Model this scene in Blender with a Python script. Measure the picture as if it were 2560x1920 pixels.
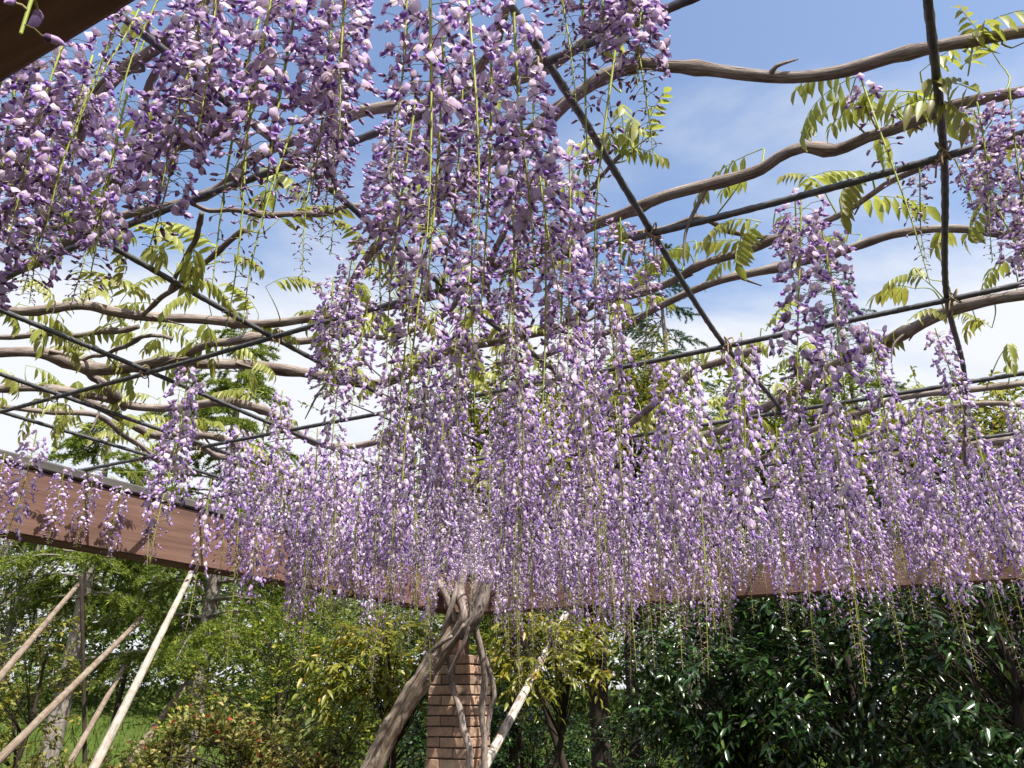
import bpy, math, random
import numpy as np
from mathutils import Matrix, Vector

random.seed(7)
RNG = np.random.default_rng(11)
scene = bpy.context.scene
for o in list(bpy.data.objects):
    bpy.data.objects.remove(o)
COL = scene.collection
rad = math.radians

# ------------------------------------------------------------------ camera
FPX, PITCH, CZ = 1969.0, rad(22.3), 1.55
cam_d = bpy.data.cameras.new('camera')
cam_d.sensor_width = 36.0
cam_d.lens = FPX / 2560 * 36.0
cam_d.clip_start = 0.02
cam_d.clip_end = 2000
cam = bpy.data.objects.new('camera', cam_d)
COL.objects.link(cam)
cam.location = (0, 0, CZ)
cam.rotation_euler = (rad(90) + PITCH, 0, 0)
scene.camera = cam

# ------------------------------------------------------------------ light
HEAD = rad(28.9)                                   # heading of the pergola's long axis
U3 = np.array([math.sin(HEAD), math.cos(HEAD), 0.0])
V3 = np.array([math.cos(HEAD), -math.sin(HEAD), 0.0])
SUN = 0.60 * V3 - 0.26 * U3 + np.array([0, 0, 1.0])
SUN /= np.linalg.norm(SUN)
sun_d = bpy.data.lights.new('sun', 'SUN')
sun_d.energy = 5.0
sun_d.angle = rad(0.53)
sun_d.color = (1.0, 0.955, 0.88)
sun = bpy.data.objects.new('sun', sun_d)
COL.objects.link(sun)
sun.rotation_euler = Vector(SUN).to_track_quat('Z', 'Y').to_euler()
sun.location = (4, -5, 12)

world = bpy.data.worlds.new('World')
scene.world = world
world.use_nodes = True
wt = world.node_tree
wt.nodes.clear()
def WN(t, **k):
    n = wt.nodes.new(t)
    for a, b in k.items(): setattr(n, a, b)
    return n
w_out = WN('ShaderNodeOutputWorld')
w_bg = WN('ShaderNodeBackground')
w_bg.inputs['Strength'].default_value = 0.15
w_sky = WN('ShaderNodeTexSky', sky_type='NISHITA', sun_disc=False)
w_sky.sun_elevation = math.asin(SUN[2])
w_sky.sun_rotation = math.atan2(SUN[0], SUN[1])
w_sky.air_density = 1.0
w_sky.dust_density = 2.6
w_sky.ozone_density = 2.0
w_tc = WN('ShaderNodeTexCoord')
w_sep = WN('ShaderNodeSeparateXYZ')
wt.links.new(w_tc.outputs['Generated'], w_sep.inputs[0])
# clouds: noise over a flat cloud deck (direction divided by height), thicker towards the horizon
w_add = WN('ShaderNodeMath', operation='ADD'); w_add.inputs[1].default_value = 0.22
wt.links.new(w_sep.outputs['Z'], w_add.inputs[0])
w_dx = WN('ShaderNodeMath', operation='DIVIDE'); w_dy = WN('ShaderNodeMath', operation='DIVIDE')
wt.links.new(w_sep.outputs['X'], w_dx.inputs[0]); wt.links.new(w_add.outputs[0], w_dx.inputs[1])
wt.links.new(w_sep.outputs['Y'], w_dy.inputs[0]); wt.links.new(w_add.outputs[0], w_dy.inputs[1])
w_cmb = WN('ShaderNodeCombineXYZ')
wt.links.new(w_dx.outputs[0], w_cmb.inputs[0]); wt.links.new(w_dy.outputs[0], w_cmb.inputs[1])
w_map = WN('ShaderNodeMapping')
w_map.inputs['Location'].default_value = (7.3, 2.2, 0.4)
w_map.inputs['Rotation'].default_value = (0, 0, rad(-30))
w_map.inputs['Scale'].default_value = (0.9, 1.5, 1)
wt.links.new(w_cmb.outputs[0], w_map.inputs[0])
w_n = WN('ShaderNodeTexNoise')
w_n.inputs['Scale'].default_value = 1.35
w_n.inputs['Detail'].default_value = 9
w_n.inputs['Roughness'].default_value = 0.56
w_n.inputs['Distortion'].default_value = 0.35
wt.links.new(w_map.outputs[0], w_n.inputs['Vector'])
w_hz = WN('ShaderNodeMapRange', interpolation_type='SMOOTHSTEP')
w_hz.inputs[1].default_value = 0.37; w_hz.inputs[2].default_value = 0.52
w_hz.inputs[3].default_value = 0.34; w_hz.inputs[4].default_value = 0.0
wt.links.new(w_sep.outputs['Z'], w_hz.inputs[0])
w_s = WN('ShaderNodeMath', operation='ADD')
wt.links.new(w_n.outputs[0], w_s.inputs[0]); wt.links.new(w_hz.outputs[0], w_s.inputs[1])
w_r = WN('ShaderNodeMapRange', interpolation_type='SMOOTHSTEP')
w_r.inputs[1].default_value = 0.47; w_r.inputs[2].default_value = 0.80
w_r.inputs[3].default_value = 0.0; w_r.inputs[4].default_value = 0.95
wt.links.new(w_s.outputs[0], w_r.inputs[0])
w_mix = WN('ShaderNodeMix', data_type='RGBA')
wt.links.new(w_r.outputs[0], w_mix.inputs[0])
wt.links.new(w_sky.outputs[0], w_mix.inputs[6])
w_mix.inputs[7].default_value = (3.6, 3.66, 3.8, 1)
wt.links.new(w_mix.outputs[2], w_bg.inputs['Color'])
wt.links.new(w_bg.outputs[0], w_out.inputs['Surface'])

vs = scene.view_settings
vs.view_transform = 'Standard'
vs.look = 'None'
vs.exposure = 0.85
vs.gamma = 1.0
vs.use_curve_mapping = False
scene.render.engine = 'CYCLES'
scene.cycles.max_bounces = 4
scene.cycles.diffuse_bounces = 3
scene.cycles.transparent_max_bounces = 4

# ------------------------------------------------------------------ where things stand
def ray(x, y):
    a = (x - 1280) / FPX; b = -(y - 960) / FPX
    return np.array([a, math.cos(PITCH) - b * math.sin(PITCH), math.sin(PITCH) + b * math.cos(PITCH)])
CAM = np.array([0, 0, CZ])
def PZ(x, y, z):                       # the point at height z
    d = ray(x, y); return CAM + d * ((z - CZ) / d[2])
def PU(x, y, u):                       # the point on the vertical plane u (parallel to the back beam)
    d = ray(x, y); return CAM + d * (u / d.dot(U3))
def PR(x, y, r):                       # the point at horizontal distance r
    d = ray(x, y); return CAM + d * (r / math.hypot(d[0], d[1]))
def UV(u, v, z):
    p = u * U3 + v * V3; return np.array([p[0], p[1], z])
def proj(p):
    d = np.asarray(p) - CAM
    zc = d[1] * math.cos(PITCH) + d[2] * math.sin(PITCH)
    yc = -d[1] * math.sin(PITCH) + d[2] * math.cos(PITCH)
    return 1280 + FPX * d[0] / zc, 960 - FPX * yc / zc, zc
def nrm(a): 
    a = np.asarray(a, float); return a / (np.linalg.norm(a) + 1e-12)

# ------------------------------------------------------------------ mesh helpers
class MB:
    def __init__(s): s.v = []; s.f3 = []; s.f4 = []; s.m3 = []; s.m4 = []; s.g = []; s.n = 0
    def add(s, v, f3=None, f4=None, mat=0, m3=None, m4=None, grain=None):
        v = np.asarray(v, float).reshape(-1, 3)
        if f3 is not None and len(f3):
            f3 = np.asarray(f3, int).reshape(-1, 3); s.f3.append(f3 + s.n)
            s.m3.append(np.full(len(f3), mat) if m3 is None else np.asarray(m3))
        if f4 is not None and len(f4):
            f4 = np.asarray(f4, int).reshape(-1, 4); s.f4.append(f4 + s.n)
            s.m4.append(np.full(len(f4), mat) if m4 is None else np.asarray(m4))
        s.v.append(v); s.g.append(np.zeros_like(v) if grain is None else np.asarray(grain, float)); s.n += len(v)
    def arrays(s):
        v = np.concatenate(s.v) if s.v else np.zeros((0, 3))
        f3 = np.concatenate(s.f3) if s.f3 else np.zeros((0, 3), int)
        f4 = np.concatenate(s.f4) if s.f4 else np.zeros((0, 4), int)
        m3 = np.concatenate(s.m3) if s.m3 else np.zeros(0, int)
        m4 = np.concatenate(s.m4) if s.m4 else np.zeros(0, int)
        return v, f3, f4, m3, m4
    def mesh(s, name, mats, smooth=True):
        v, f3, f4, m3, m4 = s.arrays()
        me = bpy.data.meshes.new(name)
        me.vertices.add(len(v)); me.vertices.foreach_set('co', v.astype(np.float32).ravel())
        nl = len(f3) * 3 + len(f4) * 4
        me.loops.add(nl)
        me.loops.foreach_set('vertex_index', np.concatenate([f3.ravel(), f4.ravel()]).astype(np.int32))
        me.polygons.add(len(f3) + len(f4))
        st = np.concatenate([np.arange(len(f3)) * 3, len(f3) * 3 + np.arange(len(f4)) * 4]).astype(np.int32)
        me.polygons.foreach_set('loop_start', st)
        me.polygons.foreach_set('material_index', np.concatenate([m3, m4]).astype(np.int32))
        me.polygons.foreach_set('use_smooth', np.full(len(st), smooth, dtype=bool))
        g = np.concatenate(s.g) if s.g else np.zeros((0, 3))
        if np.any(g):
            at = me.attributes.new('grain', 'FLOAT_VECTOR', 'POINT')
            at.data.foreach_set('vector', g.astype(np.float32).ravel())
        for m in (mats if isinstance(mats, (list, tuple)) else [mats]): me.materials.append(m)
        me.update(calc_edges=True)
        me.validate()
        return me
    def build(s, name, mats, parent=None, smooth=True):
        return link(name, s.mesh(name, mats, smooth), parent)

def link(name, me, parent=None, mw=None):
    o = bpy.data.objects.new(name, me); COL.objects.link(o)
    if parent is not None: o.parent = parent
    if mw is not None: o.matrix_local = mw
    return o
def empty(name, loc, label=None, cat=None, group=None):
    o = bpy.data.objects.new(name, None); COL.objects.link(o)
    o.location = loc; o.empty_display_size = 0.1
    if label: tag(o, label, cat, group)
    return o
def tag(o, label=None, cat=None, group=None, kind=None):
    if label: o['label'] = label
    if cat: o['category'] = cat
    if group: o['group'] = group
    if kind: o['kind'] = kind
    return o
def shift(mb, p):                                # world coordinates -> coordinates of an Empty at p
    mb.v = [v - np.asarray(p) for v in mb.v]; return mb

def smooth_path(pts, step):
    """Catmull-Rom through the points, about step metres apart"""
    P = [np.asarray(p, float) for p in pts]
    if len(P) == 2: P = [P[0], (P[0] + P[1]) / 2, P[1]]
    P = [2 * P[0] - P[1]] + P + [2 * P[-1] - P[-2]]
    out = []
    for i in range(1, len(P) - 2):
        n = max(2, int(np.linalg.norm(P[i + 1] - P[i]) / step))
        for k in range(n):
            t = k / n
            out.append(0.5 * ((2 * P[i]) + (-P[i - 1] + P[i + 1]) * t + (2 * P[i - 1] - 5 * P[i] + 4 * P[i + 1] - P[i + 2]) * t * t
                              + (-P[i - 1] + 3 * P[i] - 3 * P[i + 1] + P[i + 2]) * t ** 3))
    out.append(P[-2])
    return np.array(out)
def frames(path):
    T = np.gradient(path, axis=0); T /= np.linalg.norm(T, axis=1)[:, None] + 1e-12
    n = np.cross(T[0], [0.3, 0.2, 1.0])
    if np.linalg.norm(n) < 1e-3: n = np.cross(T[0], [1, 0, 0])
    n = nrm(n); N = [n]
    for i in range(1, len(path)):
        n = n - T[i] * n.dot(T[i]); n = nrm(n); N.append(n)
    N = np.array(N); return T, N, np.cross(T, N)
def tube(mb, path, radii, sides=6, mat=0, rough=0.0, cap=True, lobes=0, lobe_amp=0.0, pitch=0.1, rng=None, knots=()):
    path = np.asarray(path, float); n = len(path)
    radii = np.broadcast_to(np.asarray(radii, float), (n,)).copy()
    T, N, B = frames(path)
    s = np.concatenate([[0], np.cumsum(np.linalg.norm(np.diff(path, axis=0), axis=1))])
    for (ks, ka, kw) in knots:
        radii *= 1 + ka * np.exp(-((s - ks * s[-1]) / kw) ** 2)
    th = np.arange(sides) / sides * 2 * math.pi
    R = np.repeat(radii[:, None], sides, 1)
    if rough and rng is not None:
        nz = rng.normal(0, 1, (n, sides))
        for _ in range(2): nz = (np.roll(nz, 1, 0) + nz + np.roll(nz, -1, 0)) / 2.2
        ph = rng.uniform(0, 6.28)
        R = R * (1 + rough * nz + rough * 0.9 * np.sin(3 * th[None, :] + s[:, None] * 9 + ph) * np.sin(s[:, None] * 17 + ph))
    if lobes:
        tw = s[:, None] / pitch * 2 * math.pi
        R = R * (1 - lobe_amp + lobe_amp * np.abs(np.cos(lobes * (th[None, :] + tw) / 2)))
    c, sn = np.cos(th), np.sin(th)
    v = path[:, None, :] + R[:, :, None] * (c[None, :, None] * N[:, None, :] + sn[None, :, None] * B[:, None, :])
    g = np.stack([np.repeat(c[None], n, 0), np.repeat(sn[None], n, 0), np.repeat(s[:, None], sides, 1)], -1)
    idx = np.arange(n * sides).reshape(n, sides)
    a = idx[:-1]; b = np.roll(idx, -1, 1)[:-1]; c2 = np.roll(idx, -1, 1)[1:]; d = idx[1:]
    f4 = np.stack([a, b, c2, d], -1).reshape(-1, 4)
    v = v.reshape(-1, 3); g = g.reshape(-1, 3); f3 = None
    if cap:
        v = np.concatenate([v, path[:1], path[-1:]]); g = np.concatenate([g, [[0, 0, 0]], [[0, 0, s[-1]]]])
        e0, e1 = n * sides, n * sides + 1
        f3 = [[e0, idx[0, (k + 1) % sides], idx[0, k]] for k in range(sides)] + [[e1, idx[-1, k], idx[-1, (k + 1) % sides]] for k in range(sides)]
    mb.add(v, f3, f4, mat, grain=g)
def box(mb, o, ax, ay, az, mat=0, bevel=0.0):
    """box from corner o with the three edge vectors; bevel rounds its edges"""
    o, ax, ay, az = [np.asarray(q, float) for q in (o, ax, ay, az)]
    L = [np.linalg.norm(q) for q in (ax, ay, az)]; d = [q / l for q, l in zip((ax, ay, az), L)]
    if bevel <= 0:
        v = [o + i * ax + j * ay + k * az for k in (0, 1) for j in (0, 1) for i in (0, 1)]
        mb.add(v, None, [[0, 2, 3, 1], [4, 5, 7, 6], [0, 1, 5, 4], [2, 6, 7, 3], [0, 4, 6, 2], [1, 3, 7, 5]], mat); return
    b = bevel; v = []; ids = {}
    for i in (0, 1):
        for j in (0, 1):
            for k in (0, 1):
                c = o + i * ax + j * ay + k * az; s = [1 if q == 0 else -1 for q in (i, j, k)]
                for m in range(3):
                    p = c.copy()
                    for q in range(3):
                        if q != m: p = p + d[q] * s[q] * b
                    ids[(i, j, k, m)] = len(v); v.append(p)
    f4 = []; f3 = []
    def quad(q): f4.append(q)
    for m in range(3):
        a, c = [q for q in range(3) if q != m]
        for side in (0, 1):
            def key(x, y):
                t = [0, 0, 0]; t[m] = side; t[a] = x; t[c] = y; return (*t, m)
            q = [ids[key(0, 0)], ids[key(1, 0)], ids[key(1, 1)], ids[key(0, 1)]]
            quad(q if side == 1 else q[::-1])
    for m in range(3):                 # edges along axis m
        a, c = [q for q in range(3) if q != m]
        for x in (0, 1):
            for y in (0, 1):
                def key(z, f):
                    t = [0, 0, 0]; t[m] = z; t[a] = x; t[c] = y; return (*t, f)
                quad([ids[key(0, a)], ids[key(1, a)], ids[key(1, c)], ids[key(0, c)]])
    for i in (0, 1):
        for j in (0, 1):
            for k in (0, 1): f3.append([ids[(i, j, k, 0)], ids[(i, j, k, 1)], ids[(i, j, k, 2)]])
    mb.add(v, f3, f4, mat)
def fix_normals(me):
    import bmesh
    bm = bmesh.new(); bm.from_mesh(me); bmesh.ops.recalc_face_normals(bm, faces=bm.faces[:]); bm.to_mesh(me); bm.free()

# ------------------------------------------------------------------ materials
def mat_new(name):
    m = bpy.data.materials.new(name); m.use_nodes = True
    t = m.node_tree; t.nodes.clear()
    out = t.nodes.new('ShaderNodeOutputMaterial')
    def N(ty, **k):
        n = t.nodes.new(ty)
        for a, b in k.items(): setattr(n, a, b)
        return n
    return m, t, N, t.links.new, out
def ramp(N, stops, interp='LINEAR'):
    r = N('ShaderNodeValToRGB'); r.color_ramp.interpolation = interp
    e = r.color_ramp.elements
    while len(e) < len(stops): e.new(0.5)
    for q, (p, c) in zip(e, stops): q.position = p; q.color = (*c, 1)
    return r
def leaf_mat(name, stops, trans=0.35, rough=0.45, spec=0.5, tcol=1.25, objvar=0.0):
    """thin leaf or petal: colour varies from piece to piece, light shines through"""
    m, t, N, L, out = mat_new(name)
    geo = N('ShaderNodeNewGeometry'); rp = ramp(N, stops)
    fac = geo.outputs['Random Per Island']
    if objvar:
        oi = N('ShaderNodeObjectInfo'); ma = N('ShaderNodeMath', operation='MULTIPLY_ADD')
        L(oi.outputs['Random'], ma.inputs[0]); ma.inputs[1].default_value = objvar
        mm = N('ShaderNodeMath', operation='MULTIPLY'); L(fac, mm.inputs[0]); mm.inputs[1].default_value = 1 - objvar
        L(mm.outputs[0], ma.inputs[2]); fac = ma.outputs[0]
    L(fac, rp.inputs[0])
    nz = N('ShaderNodeTexNoise'); nz.inputs['Scale'].default_value = 90
    tc = N('ShaderNodeTexCoord'); L(tc.outputs['Object'], nz.inputs['Vector'])
    mr = N('ShaderNodeMapRange'); L(nz.outputs[0], mr.inputs[0]); mr.inputs[3].default_value = 0.8; mr.inputs[4].default_value = 1.2
    mu = N('ShaderNodeMix', data_type='RGBA', blend_type='MULTIPLY'); mu.inputs[0].default_value = 1
    L(rp.outputs[0], mu.inputs[6]); L(mr.outputs[0], mu.inputs[7])
    b = N('ShaderNodeBsdfPrincipled'); L(mu.outputs[2], b.inputs['Base Color'])
    b.inputs['Roughness'].default_value = rough; b.inputs['Specular IOR Level'].default_value = spec
    tr = N('ShaderNodeBsdfTranslucent')
    sc = N('ShaderNodeMix', data_type='RGBA', blend_type='MULTIPLY'); sc.inputs[0].default_value = 1
    L(mu.outputs[2], sc.inputs[6]); sc.inputs[7].default_value = (tcol, tcol, tcol * 0.85, 1)
    L(sc.outputs[2], tr.inputs['Color'])
    mx = N('ShaderNodeMixShader'); mx.inputs[0].default_value = trans
    L(b.outputs[0], mx.inputs[1]); L(tr.outputs[0], mx.inputs[2]); L(mx.outputs[0], out.inputs['Surface'])
    return m
def bark_mat(name, stops, gscale=(2.2, 2.2, 9), rough=0.9, bump=0.5, dist=0.004, spec=0.15):
    m, t, N, L, out = mat_new(name)
    at = N('ShaderNodeAttribute', attribute_name='grain')
    mp = N('ShaderNodeMapping'); mp.inputs['Scale'].default_value = gscale; L(at.outputs['Vector'], mp.inputs[0])
    n1 = N('ShaderNodeTexNoise'); n1.inputs['Scale'].default_value = 1.4; n1.inputs['Detail'].default_value = 7; n1.inputs['Roughness'].default_value = 0.65
    L(mp.outputs[0], n1.inputs['Vector'])
    tc = N('ShaderNodeTexCoord'); n2 = N('ShaderNodeTexNoise'); n2.inputs['Scale'].default_value = 12; n2.inputs['Detail'].default_value = 4
    L(tc.outputs['Object'], n2.inputs['Vector'])
    ad = N('ShaderNodeMath', operation='MULTIPLY_ADD'); L(n2.outputs[0], ad.inputs[0]); ad.inputs[1].default_value = 0.5
    sb = N('ShaderNodeMath', operation='SUBTRACT'); L(n1.outputs[0], sb.inputs[0]); sb.inputs[1].default_value = 0.25
    L(sb.outputs[0], ad.inputs[2])
    rp = ramp(N, stops); L(ad.outputs[0], rp.inputs[0])
    b = N('ShaderNodeBsdfPrincipled'); L(rp.outputs[0], b.inputs['Base Color'])
    b.inputs['Roughness'].default_value = rough; b.inputs['Specular IOR Level'].default_value = spec
    bp = N('ShaderNodeBump'); bp.inputs['Strength'].default_value = bump; bp.inputs['Distance'].default_value = dist
    L(n1.outputs[0], bp.inputs['Height']); L(bp.outputs[0], b.inputs['Normal'])
    L(b.outputs[0], out.inputs['Surface'])
    return m
M = {}
# petals
M['banner'] = leaf_mat('petal_lilac', [(0, (0.46, 0.32, 0.57)), (0.4, (0.59, 0.45, 0.69)), (0.75, (0.73, 0.61, 0.80)), (1, (0.85, 0.77, 0.87))], 0.42, 0.5, 0.3, 1.2, 0.25)
M['keel'] = leaf_mat('petal_violet', [(0, (0.20, 0.08, 0.44)), (0.6, (0.33, 0.17, 0.58)), (1, (0.55, 0.40, 0.73))], 0.22, 0.45, 0.35, 1.2, 0.2)
M['wing'] = leaf_mat('petal_wing', [(0, (0.45, 0.30, 0.61)), (1, (0.73, 0.60, 0.81))], 0.3, 0.5, 0.3, 1.15, 0.2)
M['calyx'] = leaf_mat('calyx', [(0, (0.10, 0.05, 0.11)), (1, (0.23, 0.13, 0.22))], 0.1, 0.6, 0.2)
M['blotch'] = leaf_mat('petal_blotch', [(0, (0.66, 0.60, 0.22)), (1, (0.80, 0.75, 0.45))], 0.3, 0.6, 0.2)
M['bud'] = leaf_mat('flower_bud', [(0, (0.24, 0.14, 0.30)), (0.5, (0.40, 0.25, 0.50)), (1, (0.60, 0.46, 0.70))], 0.16, 0.5, 0.3, 1.2, 0.2)
M['stalk'] = leaf_mat('flower_stalk', [(0, (0.24, 0.30, 0.05)), (1, (0.42, 0.46, 0.09))], 0.2, 0.5, 0.3)
M['pedicel'] = leaf_mat('pedicel', [(0, (0.20, 0.17, 0.08)), (1, (0.42, 0.40, 0.14))], 0.2, 0.6, 0.2)
# leaves
M['wleaf'] = leaf_mat('wisteria_leaf', [(0, (0.20, 0.17, 0.045)), (0.4, (0.27, 0.29, 0.055)), (1, (0.40, 0.42, 0.11))], 0.45, 0.4, 0.4, 1.3, 0.4)
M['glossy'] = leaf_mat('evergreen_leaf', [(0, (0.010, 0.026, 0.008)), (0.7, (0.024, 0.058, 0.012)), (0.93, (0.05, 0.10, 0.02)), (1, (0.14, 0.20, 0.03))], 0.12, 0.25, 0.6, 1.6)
M['laurel'] = leaf_mat('yellow_green_leaf', [(0, (0.07, 0.09, 0.010)), (0.55, (0.18, 0.19, 0.020)), (0.92, (0.34, 0.31, 0.04)), (1, (0.38, 0.22, 0.03))], 0.35, 0.38, 0.45, 1.5)
M['shrub'] = leaf_mat('small_shrub_leaf', [(0, (0.05, 0.085, 0.010)), (0.6, (0.14, 0.18, 0.018)), (1, (0.32, 0.30, 0.025))], 0.3, 0.5, 0.3, 1.5)
M['olive'] = leaf_mat('olive_leaf', [(0, (0.07, 0.09, 0.014)), (0.6, (0.17, 0.18, 0.03)), (1, (0.30, 0.24, 0.05))], 0.35, 0.5, 0.3, 1.5)
M['cedar'] = leaf_mat('cedar_needle', [(0, (0.06, 0.10, 0.016)), (0.6, (0.15, 0.20, 0.03)), (1, (0.28, 0.31, 0.05))], 0.3, 0.6, 0.2, 1.4)
M['cedar2'] = leaf_mat('blue_cedar_needle', [(0, (0.022, 0.055, 0.03)), (0.6, (0.05, 0.10, 0.045)), (1, (0.11, 0.17, 0.07))], 0.2, 0.6, 0.2, 1.4)
M['azalea'] = leaf_mat('hedge_leaf', [(0, (0.07, 0.09, 0.02)), (0.6, (0.16, 0.17, 0.035)), (1, (0.38, 0.30, 0.10))], 0.3, 0.5, 0.3, 1.4)
M['redleaf'] = leaf_mat('red_bloom', [(0, (0.32, 0.02, 0.03)), (1, (0.55, 0.07, 0.05))], 0.3, 0.5, 0.3)
M['yellow'] = leaf_mat('yellow_leaf', [(0, (0.30, 0.28, 0.01)), (1, (0.55, 0.48, 0.03))], 0.35, 0.5, 0.3, 1.4)
M['far'] = leaf_mat('far_leaf', [(0, (0.045, 0.07, 0.018)), (0.6, (0.09, 0.13, 0.03)), (1, (0.18, 0.20, 0.05))], 0.3, 0.6, 0.2, 1.3)
M['grassblade'] = leaf_mat('grass_blade', [(0, (0.04, 0.075, 0.010)), (1, (0.10, 0.14, 0.022))], 0.35, 0.6, 0.2, 1.4)
# wood
M['vine'] = bark_mat('vine_bark', [(0.15, (0.050, 0.036, 0.030)), (0.45, (0.185, 0.145, 0.124)), (0.72, (0.40, 0.345, 0.305))], (2.6, 2.6, 16), 0.85, 0.9, 0.005)
M['trunk'] = bark_mat('old_wisteria_bark', [(0.1, (0.035, 0.022, 0.014)), (0.42, (0.18, 0.128, 0.090)), (0.72, (0.40, 0.34, 0.275))], (3.0, 3.0, 5), 0.9, 0.9, 0.012)
M['pale'] = bark_mat('pale_log', [(0.1, (0.07, 0.052, 0.04)), (0.38, (0.24, 0.20, 0.16)), (0.7, (0.46, 0.41, 0.345))], (3, 3, 5), 0.9, 0.7, 0.008)
M['peel'] = bark_mat('peeling_log', [(0.18, (0.05, 0.036, 0.026)), (0.40, (0.20, 0.155, 0.12)), (0.52, (0.48, 0.43, 0.37)), (0.7, (0.60, 0.56, 0.50))], (1.6, 1.6, 5), 0.9, 0.9, 0.012)
M['pole'] = bark_mat('weathered_pole', [(0.15, (0.05, 0.034, 0.024)), (0.45, (0.17, 0.125, 0.09)), (0.75, (0.32, 0.265, 0.21))], (3, 3, 4), 0.85, 0.4, 0.004)
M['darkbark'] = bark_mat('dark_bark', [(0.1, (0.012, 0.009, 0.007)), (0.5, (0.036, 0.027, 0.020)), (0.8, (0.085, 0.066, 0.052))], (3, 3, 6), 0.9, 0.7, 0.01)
M['greybark'] = bark_mat('grey_bark', [(0.1, (0.07, 0.058, 0.05)), (0.5, (0.20, 0.175, 0.155)), (0.8, (0.38, 0.34, 0.30))], (3, 3, 6), 0.9, 0.7, 0.01)
def timber_mat():
    m, t, N, L, out = mat_new('red_brown_timber')
    at = N('ShaderNodeAttribute', attribute_name='grain')
    mp = N('ShaderNodeMapping'); mp.inputs['Scale'].default_value = (0.7, 14, 14); L(at.outputs['Vector'], mp.inputs[0])
    n1 = N('ShaderNodeTexNoise'); n1.inputs['Scale'].default_value = 3; n1.inputs['Detail'].default_value = 8; n1.inputs['Roughness'].default_value = 0.6; n1.inputs['Distortion'].default_value = 0.6
    L(mp.outputs[0], n1.inputs['Vector'])
    n2 = N('ShaderNodeTexNoise'); n2.inputs['Scale'].default_value = 1.7; n2.inputs['Detail'].default_value = 5; L(at.outputs['Vector'], n2.inputs['Vector'])
    n3 = N('ShaderNodeTexNoise'); n3.inputs['Scale'].default_value = 160; n3.inputs['Detail'].default_value = 2; L(at.outputs['Vector'], n3.inputs['Vector'])
    rp = ramp(N, [(0.25, (0.100, 0.054, 0.040)), (0.5, (0.160, 0.090, 0.067)), (0.75, (0.215, 0.126, 0.096))]); L(n1.outputs[0], rp.inputs[0])
    mr = N('ShaderNodeMapRange'); L(n2.outputs[0], mr.inputs[0]); mr.inputs[1].default_value = .3; mr.inputs[2].default_value = .7; mr.inputs[3].default_value = 0.72; mr.inputs[4].default_value = 1.15
    mu = N('ShaderNodeMix', data_type='RGBA', blend_type='MULTIPLY'); mu.inputs[0].default_value = 1; L(rp.outputs[0], mu.inputs[6]); L(mr.outputs[0], mu.inputs[7])
    b = N('ShaderNodeBsdfPrincipled'); L(mu.outputs[2], b.inputs['Base Color']); b.inputs['Roughness'].default_value = 0.75; b.inputs['Specular IOR Level'].default_value = 0.25
    bp = N('ShaderNodeBump'); bp.inputs['Strength'].default_value = 0.35; bp.inputs['Distance'].default_value = 0.003
    L(n1.outputs[0], bp.inputs['Height']); L(bp.outputs[0], b.inputs['Normal']); L(b.outputs[0], out.inputs['Surface'])
    return m
M['timber'] = timber_mat()
def plain_mat(name, c0, c1, scale, rough, metal=0.0, spec=0.4, bump=0.2, dist=0.002, objvar=False):
    m, t, N, L, out = mat_new(name)
    tc = N('ShaderNodeTexCoord'); n1 = N('ShaderNodeTexNoise'); n1.inputs['Scale'].default_value = scale; n1.inputs['Detail'].default_value = 8; n1.inputs['Roughness'].default_value = 0.62
    L(tc.outputs['Object'], n1.inputs['Vector'])
    rp = ramp(N, [(0.3, c0), (0.7, c1)]); L(n1.outputs[0], rp.inputs[0]); col = rp.outputs[0]
    if objvar:
        oi = N('ShaderNodeObjectInfo')
        hv = ramp(N, [(0, (0.62, 0.58, 0.58)), (0.35, (0.95, 0.85, 0.80)), (0.7, (1.15, 1.0, 0.88)), (1, (1.3, 1.25, 1.15))]); L(oi.outputs['Random'], hv.inputs[0])
        mu = N('ShaderNodeMix', data_type='RGBA', blend_type='MULTIPLY'); mu.inputs[0].default_value = 1; L(col, mu.inputs[6]); L(hv.outputs[0], mu.inputs[7]); col = mu.outputs[2]
    b = N('ShaderNodeBsdfPrincipled'); L(col, b.inputs['Base Color'])
    b.inputs['Roughness'].default_value = rough; b.inputs['Metallic'].default_value = metal; b.inputs['Specular IOR Level'].default_value = spec
    bp = N('ShaderNodeBump'); bp.inputs['Strength'].default_value = bump; bp.inputs['Distance'].default_value = dist
    L(n1.outputs[0], bp.inputs['Height']); L(bp.outputs[0], b.inputs['Normal']); L(b.outputs[0], out.inputs['Surface'])
    return m
M['rope'] = plain_mat('wire_rope_steel', (0.06, 0.06, 0.064), (0.15, 0.15, 0.15), 60, 0.5, 0.35, 0.4)
M['cap'] = plain_mat('dark_metal_cap', (0.075, 0.068, 0.062), (0.15, 0.135, 0.12), 9, 0.5, 0.3, 0.4)
M['brick'] = plain_mat('brick', (0.31, 0.215, 0.160), (0.45, 0.335, 0.25), 34, 0.85, 0, 0.25, 0.5, 0.003, True)
M['mortar'] = plain_mat('mortar', (0.055, 0.042, 0.034), (0.11, 0.088, 0.072), 60, 0.95, 0, 0.1, 0.5, 0.003)
M['twine'] = plain_mat('hemp_twine', (0.22, 0.16, 0.09), (0.38, 0.30, 0.19), 120, 0.95, 0, 0.1)

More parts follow.
